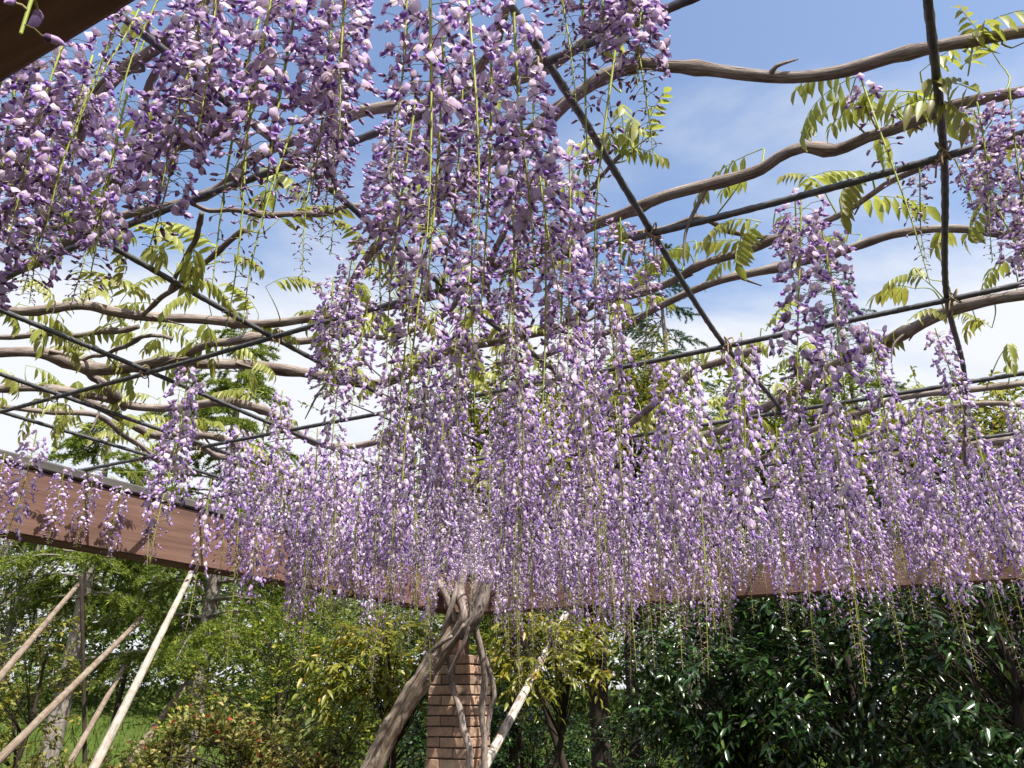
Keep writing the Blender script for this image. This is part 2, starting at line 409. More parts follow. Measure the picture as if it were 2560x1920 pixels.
# ------------------------------------------------------------------ ground
def gh(x, y):
    r = np.hypot(x, y)
    t = np.clip((r - 9.0) / 20.0, 0, 1); t = t * t * (3 - 2 * t)
    return 2.1 * t + 0.06 * np.sin(x * 0.9 + 1) * np.cos(y * 0.7) * np.clip((r - 7) / 4, 0, 1)
mb = MB()
rs = np.concatenate([np.linspace(0, 14, 36), np.linspace(14.6, 40, 50), np.geomspace(42, 900, 22)]); nth = 180
th = np.linspace(0, 2 * math.pi, nth, endpoint=False)
X = rs[:, None] * np.cos(th); Y = rs[:, None] * np.sin(th); Z = gh(X, Y)
idx = np.arange(len(rs) * nth).reshape(len(rs), nth); nx = np.roll(idx, -1, 1)
mb.add(np.stack([X, Y, Z], -1).reshape(-1, 3), None, np.stack([idx[:-1], idx[1:], nx[1:], nx[:-1]], -1).reshape(-1, 4))
def ground_mat():
    m, t, N, L, out = mat_new('grassy_ground')
    tc = N('ShaderNodeTexCoord')
    n1 = N('ShaderNodeTexNoise'); n1.inputs['Scale'].default_value = 0.5; n1.inputs['Detail'].default_value = 6
    n2 = N('ShaderNodeTexNoise'); n2.inputs['Scale'].default_value = 14; n2.inputs['Detail'].default_value = 8
    for n in (n1, n2): L(tc.outputs['Object'], n.inputs['Vector'])
    r1 = ramp(N, [(0.3, (0.034, 0.056, 0.010)), (0.7, (0.075, 0.105, 0.020))]); L(n2.outputs[0], r1.inputs[0])
    r2 = ramp(N, [(0.3, (0.022, 0.017, 0.012)), (0.7, (0.055, 0.043, 0.030))]); L(n2.outputs[0], r2.inputs[0])
    ln = N('ShaderNodeVectorMath', operation='LENGTH'); L(tc.outputs['Object'], ln.inputs[0])
    mr = N('ShaderNodeMapRange', interpolation_type='SMOOTHSTEP'); L(ln.outputs['Value'], mr.inputs[0]); mr.inputs[1].default_value = 6.5; mr.inputs[2].default_value = 9.5
    ms = N('ShaderNodeMath', operation='MULTIPLY_ADD'); L(n1.outputs[0], ms.inputs[0]); ms.inputs[1].default_value = 0.6; ms.inputs[2].default_value = -0.3
    ad = N('ShaderNodeMath', operation='ADD', use_clamp=True); L(mr.outputs[0], ad.inputs[0]); L(ms.outputs[0], ad.inputs[1])
    mx = N('ShaderNodeMix', data_type='RGBA'); L(ad.outputs[0], mx.inputs[0]); L(r2.outputs[0], mx.inputs[6]); L(r1.outputs[0], mx.inputs[7])
    b = N('ShaderNodeBsdfPrincipled'); L(mx.outputs[2], b.inputs['Base Color']); b.inputs['Roughness'].default_value = 0.95; b.inputs['Specular IOR Level'].default_value = 0.1
    bp = N('ShaderNodeBump'); bp.inputs['Strength'].default_value = 0.6; bp.inputs['Distance'].default_value = 0.03; L(n2.outputs[0], bp.inputs['Height']); L(bp.outputs[0], b.inputs['Normal'])
    L(b.outputs[0], out.inputs['Surface']); return m
tag(mb.build('ground', ground_mat()), kind='structure')
# grass on the bank
mb = MB(); n = 26000
a = RNG.uniform(rad(-36), rad(36), n); r = 8.5 + 20 * RNG.random(n) ** 1.3
gx, gy = r * np.sin(a), r * np.cos(a); gz = gh(gx, gy)
hh = RNG.uniform(0.06, 0.20, n); wd = 0.006 + 0.0007 * r; ph = RNG.uniform(0, 6.28, n)
b0 = np.stack([gx - np.cos(ph) * wd, gy - np.sin(ph) * wd, gz - 0.01], -1); b1 = np.stack([gx + np.cos(ph) * wd, gy + np.sin(ph) * wd, gz - 0.01], -1)
tp = np.stack([gx + RNG.normal(0, .05, n), gy + RNG.normal(0, .05, n), gz + hh], -1)
mb.add(np.stack([b0, b1, tp], 1).reshape(-1, 3), np.arange(n * 3).reshape(-1, 3))
tag(mb.build('grass', M['grassblade']), 'green grass growing over the rising bank beyond the pergola', 'grass', kind='stuff')

# ------------------------------------------------------------------ pergola
BB, BT = 2.22, 2.50                   # underside and top of the timber beams
pergola = empty('pergola', UV(5.415, -3.475, 1.92), 'red brown timber pergola of deep beams strung with a net of dark wire ropes', 'pergola')
PO = np.array(pergola.location)
def beam(name, o, along, across, h, mats, bev=0.006):
    L = np.linalg.norm(along); n = max(2, int(L / 0.4)); mb = MB()
    box(mb, o, along, across, [0, 0, h], 0, bev)
    v = mb.v[0]; d = along / L; c = across / np.linalg.norm(across)
    mb.g[0] = np.stack([(v - o) @ d, (v - o) @ c, v[:, 2]], -1)
    shift(mb, PO); ob = mb.build(name, mats, pergola, smooth=False); fix_normals(ob.data); return ob
T = 0.15
beams = []
beams.append(beam('beam', UV(-0.6, -3.40 - T, BB), U3 * (5.34 + 0.6 + T), V3 * T, BT - BB, M['timber']))      # left side beam
beams.append(beam('beam', UV(5.34, -3.397, BB - 0.002), V3 * 7.4, U3 * T, BT - BB, M['timber']))               # back beam
beams.append(beam('beam', UV(0.19, -3.397, BB + 0.001), V3 * 7.4, U3 * T, BT - BB, M['timber']))               # front beam
beams.append(beam('beam', UV(0.343, 3.70, BB + 0.002), U3 * 4.994, V3 * T, BT - BB - .003, M['timber']))              # right side beam
for b_, (o, al, ac) in zip(beams, [(UV(-0.62, -3.565, BT + .002), U3 * 6.13, V3 * 0.18), (UV(5.327, -3.383, BT), V3 * 7.4, U3 * 0.18),
                                   (UV(0.177, -3.383, BT + .003), V3 * 7.4, U3 * 0.18), (UV(0.36, 3.69, BT + .001), U3 * 4.96, V3 * 0.17)]):
    mb = MB(); box(mb, o, al, ac, [0, 0, 0.045], 0, 0.008); shift(mb, PO); ob = mb.build('metal_cap', M['cap'], b_, smooth=False); fix_normals(ob.data)
# short timber post between pillar and beam corner, four more outside the view are left away
mb = MB(); o = UV(5.345, -3.545, 1.90); box(mb, o, U3 * .14, V3 * .14, [0, 0, BB - 1.90 + .01], 0, .006)
mb.g[0] = np.stack([mb.v[0][:, 2], mb.v[0] @ U3, mb.v[0] @ V3], -1); shift(mb, PO); ob = mb.build('post', M['timber'], pergola, smooth=False); fix_normals(ob.data)
mb = MB()
for vv in (3.70,):
    for uu in (0.2, 5.345):
        mb = MB(); box(mb, UV(uu, vv, -0.05), U3 * .14, V3 * .14, [0, 0, BB + .06], 0, .006); mb.g[0] = np.stack([mb.v[0][:, 2], mb.v[0] @ U3, mb.v[0] @ V3], -1)
        shift(mb, PO); ob = mb.build('post', M['timber'], pergola, smooth=False); fix_normals(ob.data)
mb = MB(); box(mb, UV(-0.5, -3.545, -0.05), U3 * .14, V3 * .14, [0, 0, BB + .06], 0, .006); mb.g[0] = np.stack([mb.v[0][:, 2], mb.v[0] @ U3, mb.v[0] @ V3], -1)
shift(mb, PO); ob = mb.build('post', M['timber'], pergola, smooth=False); fix_normals(ob.data)
# wire ropes: one set across (constant u), one along (constant v), tied to the beam caps and sagging
def rope(pts, r=0.0080):
    mb = MB(); tube(mb, smooth_path(pts, 0.011), r, 12, lobes=6, lobe_amp=0.30, pitch=0.085)
    shift(mb, PO); return mb.build('wire_rope', M['rope'], pergola)
def zz(u, v):                          # height of the rope net
    s = 4 * np.clip((u - .3) / 5.0, 0, 1) * np.clip(1 - (u - .3) / 5.0, 0, 1) * 4 * np.clip((v + 3.4) / 7.1, 0, 1) * np.clip(1 - (v + 3.4) / 7.1, 0, 1)
    return 2.558 - 0.05 * s
for u in (0.90, 1.47, 2.11, 2.76, 3.42, 4.04, 4.66):
    rope([UV(u + RNG.normal(0, .008), v, zz(u, v) + (0.006 if abs(v) < 3 else 0)) for v in (-3.44, -2.8, -2.1, -1.4, -.7, 0, .7, 1.4, 2.2, 3.0, 3.75)])
for v in (-3.0, -2.64, -2.16, -1.58, -1.0, -0.45, 0.13, 0.72, 1.3, 1.9, 2.5, 3.1):
    rope([UV(u, v + RNG.normal(0, .012), zz(u, v) + .017) for u in (0.25, .9, 1.5, 2.1, 2.7, 3.4, 4.1, 4.7, 5.40)])

# hemp twine knotted round every crossing of the net
mb = MB(); a_ = np.linspace(0, 2 * math.pi * 4, 50)
hel = np.stack([.0125 * np.cos(a_) * 1.1, .0125 * np.cos(a_ + .9) * np.sign(np.sin(a_ * .25) + .01), .019 * np.sin(a_)], -1); tube(mb, hel, .0021, 5)
for sx in (-1, 1): tube(mb, smooth_path([[0, 0, .0], [sx * .014, .010, -.016], [sx * .020, .016, -.045]], .01), [.0019] * len(smooth_path([[0, 0, .0], [sx * .014, .010, -.016], [sx * .020, .016, -.045]], .01)), 5)
tie = mb.mesh('twine_tie', M['twine'])
for u in (0.90, 1.47, 2.11, 2.76, 3.42, 4.04, 4.66):
    for v in (-3.0, -2.64, -2.16, -1.58, -1.0, -0.45, 0.13, 0.72, 1.3):
        link('twine_tie', tie, pergola, Matrix.Translation(Vector(UV(u, v, zz(u, v) + .011) - PO)) @ Matrix.Rotation(random.uniform(0, 6.28), 4, 'Z'))

# brick pillar
PW = 0.34; pu0, pv0 = 5.235, -3.605; TOPZ = 1.915
pillar = empty('brick_pillar', UV(pu0 + PW / 2, pv0 + PW / 2, 0.0), 'square brown brick pillar standing under the corner of the timber beams', 'pillar')
PLO = np.array(pillar.location)
mb = MB(); box(mb, UV(pu0 + .008, pv0 + .008, -0.05), U3 * (PW - .016), V3 * (PW - .016), [0, 0, TOPZ + .04], 0)
shift(mb, PLO); ob = mb.build('mortar', M['mortar'], pillar, smooth=False); fix_normals(ob.data)
CH = 0.0709; BH = 0.0605; SL = 0.222; HD = PW - SL - 0.008
def brick_mesh(l, d, k):
    mb = MB(); box(mb, [-l / 2, -d / 2, 0], [l, 0, 0], [0, d, 0], [0, 0, BH], 0, 0.004)
    r2 = np.random.default_rng(k); mb.v[0] += r2.normal(0, .0017, mb.v[0].shape)
    me = mb.mesh('brick', M['brick'], False); fix_normals(me); return me
stretch = [brick_mesh(SL, .10, k) for k in range(4)]; head = [brick_mesh(HD, .10, 10 + k) for k in range(4)]
for c in range(27):
    z = TOPZ - (c + 1) * CH + .005
    if z < -0.06: break
    fl = c % 2
    cu, cv = pu0 + PW / 2, pv0 + PW / 2
    for side in range(4):
        a = side * math.pi / 2
        ca = np.array([math.cos(a), math.sin(a)]); na = np.array([-ca[1], ca[0]])
        off = -PW / 2 + (SL / 2 if fl == side % 2 else HD / 2)
        for L, start in (((SL, -PW / 2), (HD, -PW / 2 + SL + .008)) if (fl + side) % 2 == 0 else ((HD, -PW / 2), (SL, -PW / 2 + HD + .008))):
            mid = start + L / 2; dep = PW / 2 - .05 + random.uniform(-.0015, .002)
            # trim where side bricks meet: only the outer skin shows
            q = ca * mid + na * dep
            me = random.choice(stretch if L == SL else head)
            P_ = UV(cu + q[1], cv + q[0], z) - PLO
            ex = ca[0] * V3 + ca[1] * U3; ey = na[0] * V3 + na[1] * U3
            mw = Matrix(((ex[0], ey[0], 0, P_[0]), (ex[1], ey[1], 0, P_[1]), (0, 0, 1, P_[2]), (0, 0, 0, 1)))
            mw = mw @ Matrix.Rotation(random.gauss(0, .008), 4, 'Z') @ Matrix.Scale(1 + random.gauss(0, .006) + .0015 * side, 4, (0, 1, 0))
            link('brick', me, pillar, mw)

# ------------------------------------------------------------------ wisteria
wist = empty('wisteria', UV(5.0, -3.6, 0.0), 'old wisteria climbing the brick pillar and over the rope net, hung with lilac clusters', 'wisteria')
WO = np.array(wist.location)
VINES = [  # (half width in photo pixels, height, points traced over the rope net)
 (13.5, 2.60, [(2700,60),(2560,81),(2470,98),(2352,118),(2230,142),(2108,175),(1985,189),(1863,183),(1741,171),(1666,169),(1592,163),(1511,195),(1430,248),(1340,326),(1247,387),(1120,472),(1055,525),(1002,557),(930,625),(880,705),(850,790)]),
 (12.5, 2.60, [(2720,200),(2560,232),(2433,252),(2352,273),(2230,321),(2169,338),(2087,374),(2010,370),(1945,399),(1904,427),(1823,452),(1660,488),(1592,517),(1491,557),(1400,600),(1308,640),(1247,661),(1145,714),(1050,745),(950,775),(850,798)]),
 (7.5, 2.59, [(2700,340),(2560,362),(2372,387),(2189,480),(2055,562),(1960,606)]),
 (9, 2.61, [(2700,600),(2560,590),(2392,574),(2230,590),(2087,631),(1920,673),(1782,710),(1660,759),(1552,816),(1430,864),(1340,895),(1240,905)]),
 (9, 2.60, [(1990,576),(1920,600),(1855,633),(1741,669),(1660,710),(1491,763),(1430,799),(1330,836),(1200,862),(1088,893)]),
 (12, 2.60, [(2700,715),(2560,738),(2384,775),(2230,844),(2148,881),(2014,958),(1930,1010),(1840,1060),(1700,1105)]),
 (8, 2.60, [(1900,870),(1782,913),(1741,925),(1660,987),(1590,1050),(1480,1110),(1370,1150),(1290,1200)]),
 (11, 2.61, [(-160,760),(0,772),(73,775),(203,767),(285,779),(407,791),(529,803),(631,808),(773,799),(854,791)]),
 (13, 2.60, [(-160,870),(0,881),(122,885),(183,909),(260,926),(366,909),(448,901),(490,902)]),
 (9.5, 2.62, [(448,900),(468,885),(529,860),(610,848),(692,844),(773,852),(860,828)]),
 (11.5, 2.60, [(460,900),(480,905),(610,913),(732,926),(814,938),(895,958),(954,962),(1023,925),(1088,893),(1186,860),(1308,836)]),
 (9.5, 2.60, [(-150,980),(0,974),(122,974),(244,991),(346,1015),(448,1019),(549,1007),(622,1015),(692,1039),(724,1068),(773,1100),(814,1115),(900,1115),(994,1084),(1080,1050)]),
 (6, 2.61, [(-100,1012),(0,1019),(102,1027),(224,1035),(285,1068),(366,1129),(430,1180)]),
 (8, 2.60, [(190,985),(203,999),(264,1027),(326,1060),(387,1084),(509,1088),(590,1113),(692,1166),(800,1230),(900,1290)]),
 (9, 2.61, [(215,925),(228,938),(293,991),(310,1020)]),
 (6, 2.61, [(420,1090),(484,1105),(529,1133),(610,1157),(680,1200)]),
 (13, 2.61, [(560,-60),(509,0),(468,53),(407,102),(346,151),(301,187),(250,240),(215,300),(190,370)]),
 (9, 2.60, [(465,60),(448,94),(419,130),(387,187),(366,236),(362,293),(374,346),(384,380)]),
 (15, 2.60, [(-60,730),(0,700),(60,665),(122,635),(228,561),(269,513),(300,440),(338,403),(407,370),(460,350),(560,310),(640,240)]),
 (12, 2.61, [(250,556),(285,549),(366,525),(509,488),(570,456),(610,415),(692,366),(773,334),(854,301),(901,281),(982,269),(1063,264),(1145,220),(1332,183),(1421,138),(1520,60)]),
 (6.5, 2.60, [(480,512),(509,521),(549,525),(651,533),(773,537),(854,521),(900,513)]),
 (6.5, 2.61, [(340,800),(387,759),(448,710),(509,657),(570,608),(610,570)]),
 (6, 2.61, [(425,730),(435,702),(460,653),(488,600),(496,570),(505,530)]),
 (6.5, 2.62, [(-100,850),(0,844),(81,836),(203,836),(285,828),(346,816)]),
 (5, 2.62, [(203,900),(285,877),(378,836),(430,850)]),
 (9, 2.60, [(100,580),(126,570),(175,557),(212,553),(220,500),(175,476),(130,440)]),
 (6, 2.60, [(2700,1005),(2560,1011),(2392,1015),(2230,1068),(2150,1095)]),
 (7, 2.60, [(2560,960),(2400,975),(2311,987),(2205,1011),(2006,1088),(1945,1129),(1850,1170)]),
 (9, 2.60, [(2620,1085),(2500,1100),(2352,1125),(2250,1141),(2132,1182),(2000,1225),(1880,1250),(1700,1280)]),
 (10, 2.60, [(1275,-80),(1267,0),(1259,41),(1251,69),(1235,120),(1180,190)]),
 (7, 2.60, [(1310,440),(1287,488),(1267,561),(1238,627),(1218,714),(1238,787),(1260,850)]),
 (7, 2.61, [(840,815),(860,828),(941,844),(1023,828),(1104,791),(1165,722),(1226,641),(1260,590)]),
 (4.5, 2.60, [(1450,520),(1470,488),(1511,431),(1550,390)]),
 (6, 2.61, [(1480,640),(1552,594),(1633,578),(1714,549),(1758,549),(1823,574),(1896,596),(1950,590)]),
 (6, 2.60, [(1100,1205),(1190,1178),(1267,1135),(1340,1120),(1440,1075),(1560,1020)]),
 (7, 2.60, [(900,1290),(1000,1262),(1120,1240),(1206,1190),(1267,1157),(1350,1150)]),
 (7, 2.60, [(1250,1290),(1330,1260),(1450,1245),(1600,1225),(1750,1180),(1900,1150)]),
 (6, 2.60, [(700,1215),(800,1250),(930,1300),(1040,1330),(1130,1345)]),
]
vine_paths = []
for k, (hw, z, pts) in enumerate(VINES):
    r3 = np.random.default_rng(100 + k)
    W = [PZ(x, y, z + r3.normal(0, .003)) for x, y in pts]
    zc = np.array([proj(w)[2] for w in W])
    path = smooth_path(W, 0.022)
    m = len(path) // 2
    rr = hw * proj(path[m])[2] / FPX * 1.02
    s = np.linspace(0, 1, len(path))
    path = path + np.stack([0 * s, 0 * s, 0.004 * np.sin(s * 21 + k)], -1)
    radii = rr * (1.08 - 0.16 * np.abs(s - .5) * 2)
    mb = MB(); kn = [(r3.random(), r3.uniform(.15, .4), .018) for _ in range(int(3 + 2 * len(path) * .022))]
    tube(mb, path, radii, 10, rough=0.07, rng=r3, knots=kn)
    if hw > 8 and k % 2 == 0:                      # a thinner shoot twines round the old wood for a stretch
        i0 = int(r3.uniform(.05, .45) * len(path)); i1 = min(len(path), i0 + int(r3.uniform(25, 55))); tw = []
        Tq, Nq, Bq = frames(path)
        for i in range(i0, i1):
            a = (i - i0) * .30 * (1 if k % 4 else -1); rr_ = radii[i] + .004
            tw.append(path[i] + rr_ * (Nq[i] * math.cos(a) + Bq[i] * math.sin(a)))
        if len(tw) > 6: tube(mb, np.array(tw), np.linspace(.0052, .0035, len(tw)), 6, rough=.05, rng=r3)
    # side spurs and cut stubs
    Tn, Nn, Bn = frames(path)
    for _ in range(int(len(path) * .022 * 2.2)):
        i = r3.integers(4, len(path) - 4); d = nrm(Nn[i] * r3.normal() + Bn[i] * r3.normal() + Tn[i] * .6 * r3.choice([-1, 1]))
        l = r3.choice([r3.uniform(.02, .05), r3.uniform(.06, .2)], p=[.6, .4])
        e = path[i] + d * l; p2 = smooth_path([path[i], path[i] + d * l * .5 + r3.normal(0, .008, 3), e + r3.normal(0, .015, 3)], .012)
        tube(mb, p2, np.linspace(min(.006, radii[i] * .6), .0018, len(p2)), 5)
    shift(mb, WO); mb.build('branch', M['vine'], wist); vine_paths.append(path)
# twine ties where vines cross the ropes
mbt = MB()
# trunk and stems at the pillar (traced on planes in front of the pillar)
def stem(name, pts, hws, mat, rough=.06, sides=12, step=.03, knots=()):
    mb = MB(); W = [PU(x, y, u) for x, y, u in pts]; path = smooth_path(W, step)
    rr = np.interp(np.linspace(0, 1, len(path)), np.linspace(0, 1, len(hws)), hws) * proj(W[len(W) // 2])[2] / FPX
    tube(mb, path, rr, sides, rough=rough, rng=np.random.default_rng(len(pts) * 7 + sides), knots=knots)
    shift(mb, WO); return mb.build(name, mat, wist)
stem('trunk', [(700,2330,4.75),(820,2120,4.85),(930,1920,4.93),(985,1810,4.97),(1045,1712,5.0),(1105,1625,5.03),(1160,1550,5.06),(1205,1480,5.1),(1222,1410,5.12),(1225,1330,5.1),(1230,1270,5.05)], [30, 29, 28, 26, 24, 23, 21, 17, 13, 10], M['trunk'], .085, 22, .02, [(.3, .12, .06), (.55, .16, .05), (.62, .14, .06)])
stem('stem', [(1173,2350,5.12),(1172,2100,5.14),(1173,1919,5.15),(1173,1868,5.16),(1157,1821,5.17),(1151,1780,5.17),(1132,1716,5.17),(1126,1669,5.16),(1107,1609,5.08),(1110,1577,5.0),(1135,1495,4.98),(1152,1430,5.05),(1165,1360,5.05),(1140,1290,5.0)], [9, 9, 8, 7, 7], M['vine'])
stem('stem', [(1212,2350,5.25),(1212,2100,5.24),(1211,1897,5.22),(1211,1843,5.22),(1205,1786,5.2),(1211,1700,5.17),(1205,1637,5.12),(1186,1558,5.04),(1180,1500,5.02),(1195,1430,5.08),(1220,1350,5.05)], [10, 9, 8, 8, 7], M['vine'])
stem('stem', [(1215,1850,5.3),(1227,1773,5.32),(1236,1741,5.32),(1230,1700,5.3),(1208,1634,5.2),(1190,1580,5.08),(1150,1510,5.04),(1100,1450,5.06),(1070,1380,5.05)], [6, 6, 7, 8, 8], M['vine'])
stem('stem', [(1130,1600,5.04),(1160,1540,4.99),(1150,1480,5.02),(1162,1420,5.04),(1190,1340,5.05),(1250,1270,5.0)], [12, 13, 12, 10, 8], M['vine'], .08)
stem('stem', [(1150,1590,5.0),(1190,1540,4.98),(1215,1465,5.0),(1240,1400,5.03),(1290,1330,5.0),(1370,1270,4.9)], [14, 15, 13, 10, 8], M['vine'], .08)
stem('stem', [(1140,1560,5.02),(1120,1500,5.0),(1094,1455,5.03),(1050,1400,5.04),(990,1350,5.0)], [8, 9, 8, 7, 6], M['vine'], .08)
for k, (a, b) in enumerate([((1090,1650,4.99),(1160,1560,4.94)), ((1120,1690,5.0),(1180,1530,4.96)), ((1060,1640,5.0),(1130,1590,4.95))]):
    stem('stem', [a, tuple((np.array(a) + b) / 2 + (12, -8, -.02)), b], [4, 5, 4], M['vine'])

# ---- flower templates: y outward, z up, origin at the end of the pedicel
CM = [M['stalk'], M['banner'], M['keel'], M['calyx'], M['blotch'], M['bud'], M['wing'], M['pedicel']]
def bean(L, r, bend, sides=5, prof=(.45, .95, 1., .72, .12)):
    n = len(prof); v = []; 
    for i, pr in enumerate(prof):
        t = i / (n - 1); ang = bend * t
        cy = L * t * math.cos(ang * .5); cz = -L * t * math.sin(ang * .5)
        for k in range(sides):
            a = 2 * math.pi * k / sides
            v.append([r * pr * math.cos(a), cy + r * pr * math.sin(a) * math.sin(ang), cz + r * pr * math.sin(a) * math.cos(ang)])
    f = [[i * sides + k, i * sides + (k + 1) % sides, (i + 1) * sides + (k + 1) % sides, (i + 1) * sides + k] for i in range(n - 1) for k in range(sides)]
    return np.array(v), np.array(f)
def tpl_flower(seed, hi):
    r4 = np.random.default_rng(seed); mb = MB()
    cols = 5 if hi else 3; rows = 5 if hi else 4
    tl = r4.uniform(.25, .8); H_ = r4.uniform(.0165, .0200); Wd = r4.uniform(.0096, .0120); curl = r4.uniform(.002, .006)
    prof = np.interp(np.linspace(0, 1, rows), [0, .3, .65, .88, 1], [.28, .86, 1.0, .76, .34]); v = []
    for i in range(rows):
        t = i / (rows - 1)
        for j in range(cols):
            s = -1 + 2 * j / (cols - 1)
            x = Wd * prof[i] * s
            y = .0045 - curl * s * s - .004 * t * t + .0012 * (1 - abs(s)) + .0010 * math.sin(6 * t + 4 * s + seed)
            z = H_ * t - .0015 * s * s + .0012 * (1 - s * s) * (t > .9)
            # lean back about the base
            yy = y * math.cos(tl * .6) - z * math.sin(tl * .6); zz_ = y * math.sin(tl * .6) + z * math.cos(tl * .6)
            v.append([x, yy, zz_])
    f = [[i * cols + j, i * cols + j + 1, (i + 1) * cols + j + 1, (i + 1) * cols + j] for i in range(rows - 1) for j in range(cols - 1)]
    mb.add(v, None, f, 1)
    # yellow-white blotch low on the banner
    def on(t, s):
        x = Wd * .5 * s; y = .0045 + .0018; z = H_ * t
        y -= .004 * t * t
        return [x, y * math.cos(tl * .6) - z * math.sin(tl * .6), y * math.sin(tl * .6) + z * math.cos(tl * .6)]
    mb.add([on(.12, 0), on(.3, .42), on(.58, 0), on(.3, -.42)], None, [[0, 1, 2, 3]], 4)
    # keel and two wings
    v, f = bean(.0165, .0042, -.5 + r4.normal(0, .15), 5, (.5, .9, 1.05, .8, .2)); ra = -r4.uniform(.5, .95)
    R_ = np.array([[1, 0, 0], [0, math.cos(ra), -math.sin(ra)], [0, math.sin(ra), math.cos(ra)]])
    mb.add((v * [.8, 1, 1.1]) @ R_.T + [0, .002, -.001], None, f, 2)
    for sx in (-1, 1):
        w = np.array([[0, .001, .001], [sx * .0055, .006, .0035], [sx * .0062, .0135, .0005], [sx * .002, .0175, -.002], [sx * .0045, .009, -.0048]])
        mb.add((w @ R_.T) + [0, .002, 0], [[0, 1, 4], [1, 2, 4], [2, 3, 4]], None, 6)
    v, f = bean(.006, .0030, .1, 5, (.35, .9, 1.0)); mb.add(v + [0, -.003, -.0005], None, f, 3)
    return mb.arrays()
def tpl_bud(seed):
    r4 = np.random.default_rng(seed); mb = MB()
    v, f = bean(.0165, .0036, r4.uniform(.5, 1.0), 5, (.5, .95, 1.0, .98, .66, .12)); mb.add(v, None, f, 5)
    v, f = bean(.0058, .0040, .15, 5, (.4, .95, .92)); mb.add(v + [0, -.001, 0], None, f, 3)
    return mb.arrays()
TP = {('F', k): tpl_flower(40 + k, False) for k in range(6)}
TP.update({('B', k): tpl_bud(60 + k) for k in range(3)})
TPH = {('F', k): tpl_flower(40 + k, True) for k in range(6)}
def put(mb, tp, Mx):
    v, f3, f4, m3, m4 = tp
    mb.add(v @ Mx[:3, :3].T + Mx[:3, 3], f3 if len(f3) else None, f4 if len(f4) else None, m3=m3, m4=m4)
def raceme(seed, L, openf, dens, spread, sway=.02):
    """stalk mesh builder and list of (template, 4x4) of flowers and buds; hangs from the origin along -z"""
    r4 = np.random.default_rng(seed); mb = MB()
    n = 9; t = np.linspace(0, 1, n); a1, a2 = r4.uniform(0, 6.28, 2)
    path = np.stack([sway * L * (np.sin(t * 2.4 + a1) - math.sin(a1)) , sway * L * (np.sin(t * 2.9 + a2) - math.sin(a2)), -L * t], -1)
    tube(mb, path, np.interp(t, [0, .5, 1], [.0025, .0021, .0008]), 5, 0, cap=False)
    items = []; s = r4.uniform(.01, .035); ang = r4.uniform(0, 6.28)
    while s < L - .004:
        q = s / L; p = np.array([np.interp(q, t, path[:, i]) for i in range(3)])
        ang += 2.4 + r4.normal(0, .35)
        op = q < openf + r4.normal(0, .05)
        ped = spread * np.interp(q, [0, openf, 1], [1, .92, .25]) * r4.uniform(.75, 1.2)
        if not op: ped = max(ped, .006)
        d = np.array([math.cos(ang), math.sin(ang), 0]); rise = r4.uniform(-.25, .30) if op else r4.uniform(-.45, .15)
        e = p + d * ped + np.array([0, 0, ped * rise]); mid = p + d * ped * .5 + np.array([0, 0, ped * (rise * .5 + .16)])
        pa = np.array([p, mid, e]); tube(mb, pa, [.0009, .0007, .0007], 3, 7, cap=False)
        yaw = r4.normal(0, .45); cy, sy = math.cos(yaw), math.sin(yaw)
        o = np.array([d[0] * cy - d[1] * sy, d[0] * sy + d[1] * cy, 0]); pit = r4.normal(-.1, .35) if op else r4.normal(-.25, .4)
        yv = o * math.cos(pit) + np.array([0, 0, math.sin(pit)]); xv = nrm(np.cross(yv, [0, 0, 1])); zv = np.cross(xv, yv)
        rol = r4.normal(0, .3); x2 = xv * math.cos(rol) + zv * math.sin(rol); z2 = -xv * math.sin(rol) + zv * math.cos(rol)
        sc = (r4.uniform(.88, 1.18) if op else np.interp(q, [openf, 1], [1.0, .30]) * r4.uniform(.8, 1.15))
        Mx = np.eye(4); Mx[:3, 0] = x2 * sc; Mx[:3, 1] = yv * sc; Mx[:3, 2] = z2 * sc; Mx[:3, 3] = e
        items.append((('F', int(r4.integers(6))) if op else ('B', int(r4.integers(3))), Mx))
        s += dens * (r4.uniform(.5, 1.4)) * (1 if op else np.interp(q, [openf, 1], [1.25, .9]))
    return mb, items
PROT = {'D': [], 'L': [], 'S': []}
for k in range(7): PROT['D'].append((400 + k, .50, random.uniform(.78, .92), .0060, .042, .02))
for k in range(7): PROT['L'].append((430 + k, .70, random.uniform(.46, .62), .0076, .042, .025))
for k in range(4): PROT['S'].append((460 + k, .62, random.uniform(.14, .30), .0120, .032, .03))
pmesh = {}
for ty, lst in PROT.items():
    for k, a in enumerate(lst):
        mb, items = raceme(*a)
        lo_ = MB(); lo_.v, lo_.f3, lo_.f4, lo_.m3, lo_.m4, lo_.g, lo_.n = mb.v[:], mb.f3[:], mb.f4[:], mb.m3[:], mb.m4[:], mb.g[:], mb.n
        for key, Mx in items: put(mb, TPH.get(key) or TP[key], Mx); put(lo_, TP[key], Mx)
        pmesh[(ty, k)] = (mb.mesh('flower_cluster', CM), a[1], lo_.arrays())
HZ = 2.575
placed = []                                       # (x, y, ztop, length, type, hand placed)
def hang(xt, yt, yb, ty):                         # photo rows of its top and its tip, in 2212-pixel units
    k = 2560 / 2212; xt, yt, yb = xt * k, yt * k, yb * k
    p = PZ(xt, yt, HZ); lo, hi = 0.05, 1.5; zt = HZ
    if p.dot(V3) < -3.27:                          # would hang beyond the side beam: it hangs from a shoot in front of it
        d = ray(xt, yt); p = CAM + d * (-3.27 / d.dot(V3)); zt = p[2]
    for _ in range(40):
        m = (lo + hi) / 2
        q = proj([p[0], p[1], zt - m])
        if q[2] < .05 or q[1] > yb: hi = m
        else: lo = m
    placed.append((p[0], p[1], zt, min(max(lo, .12), .95), ty, True))
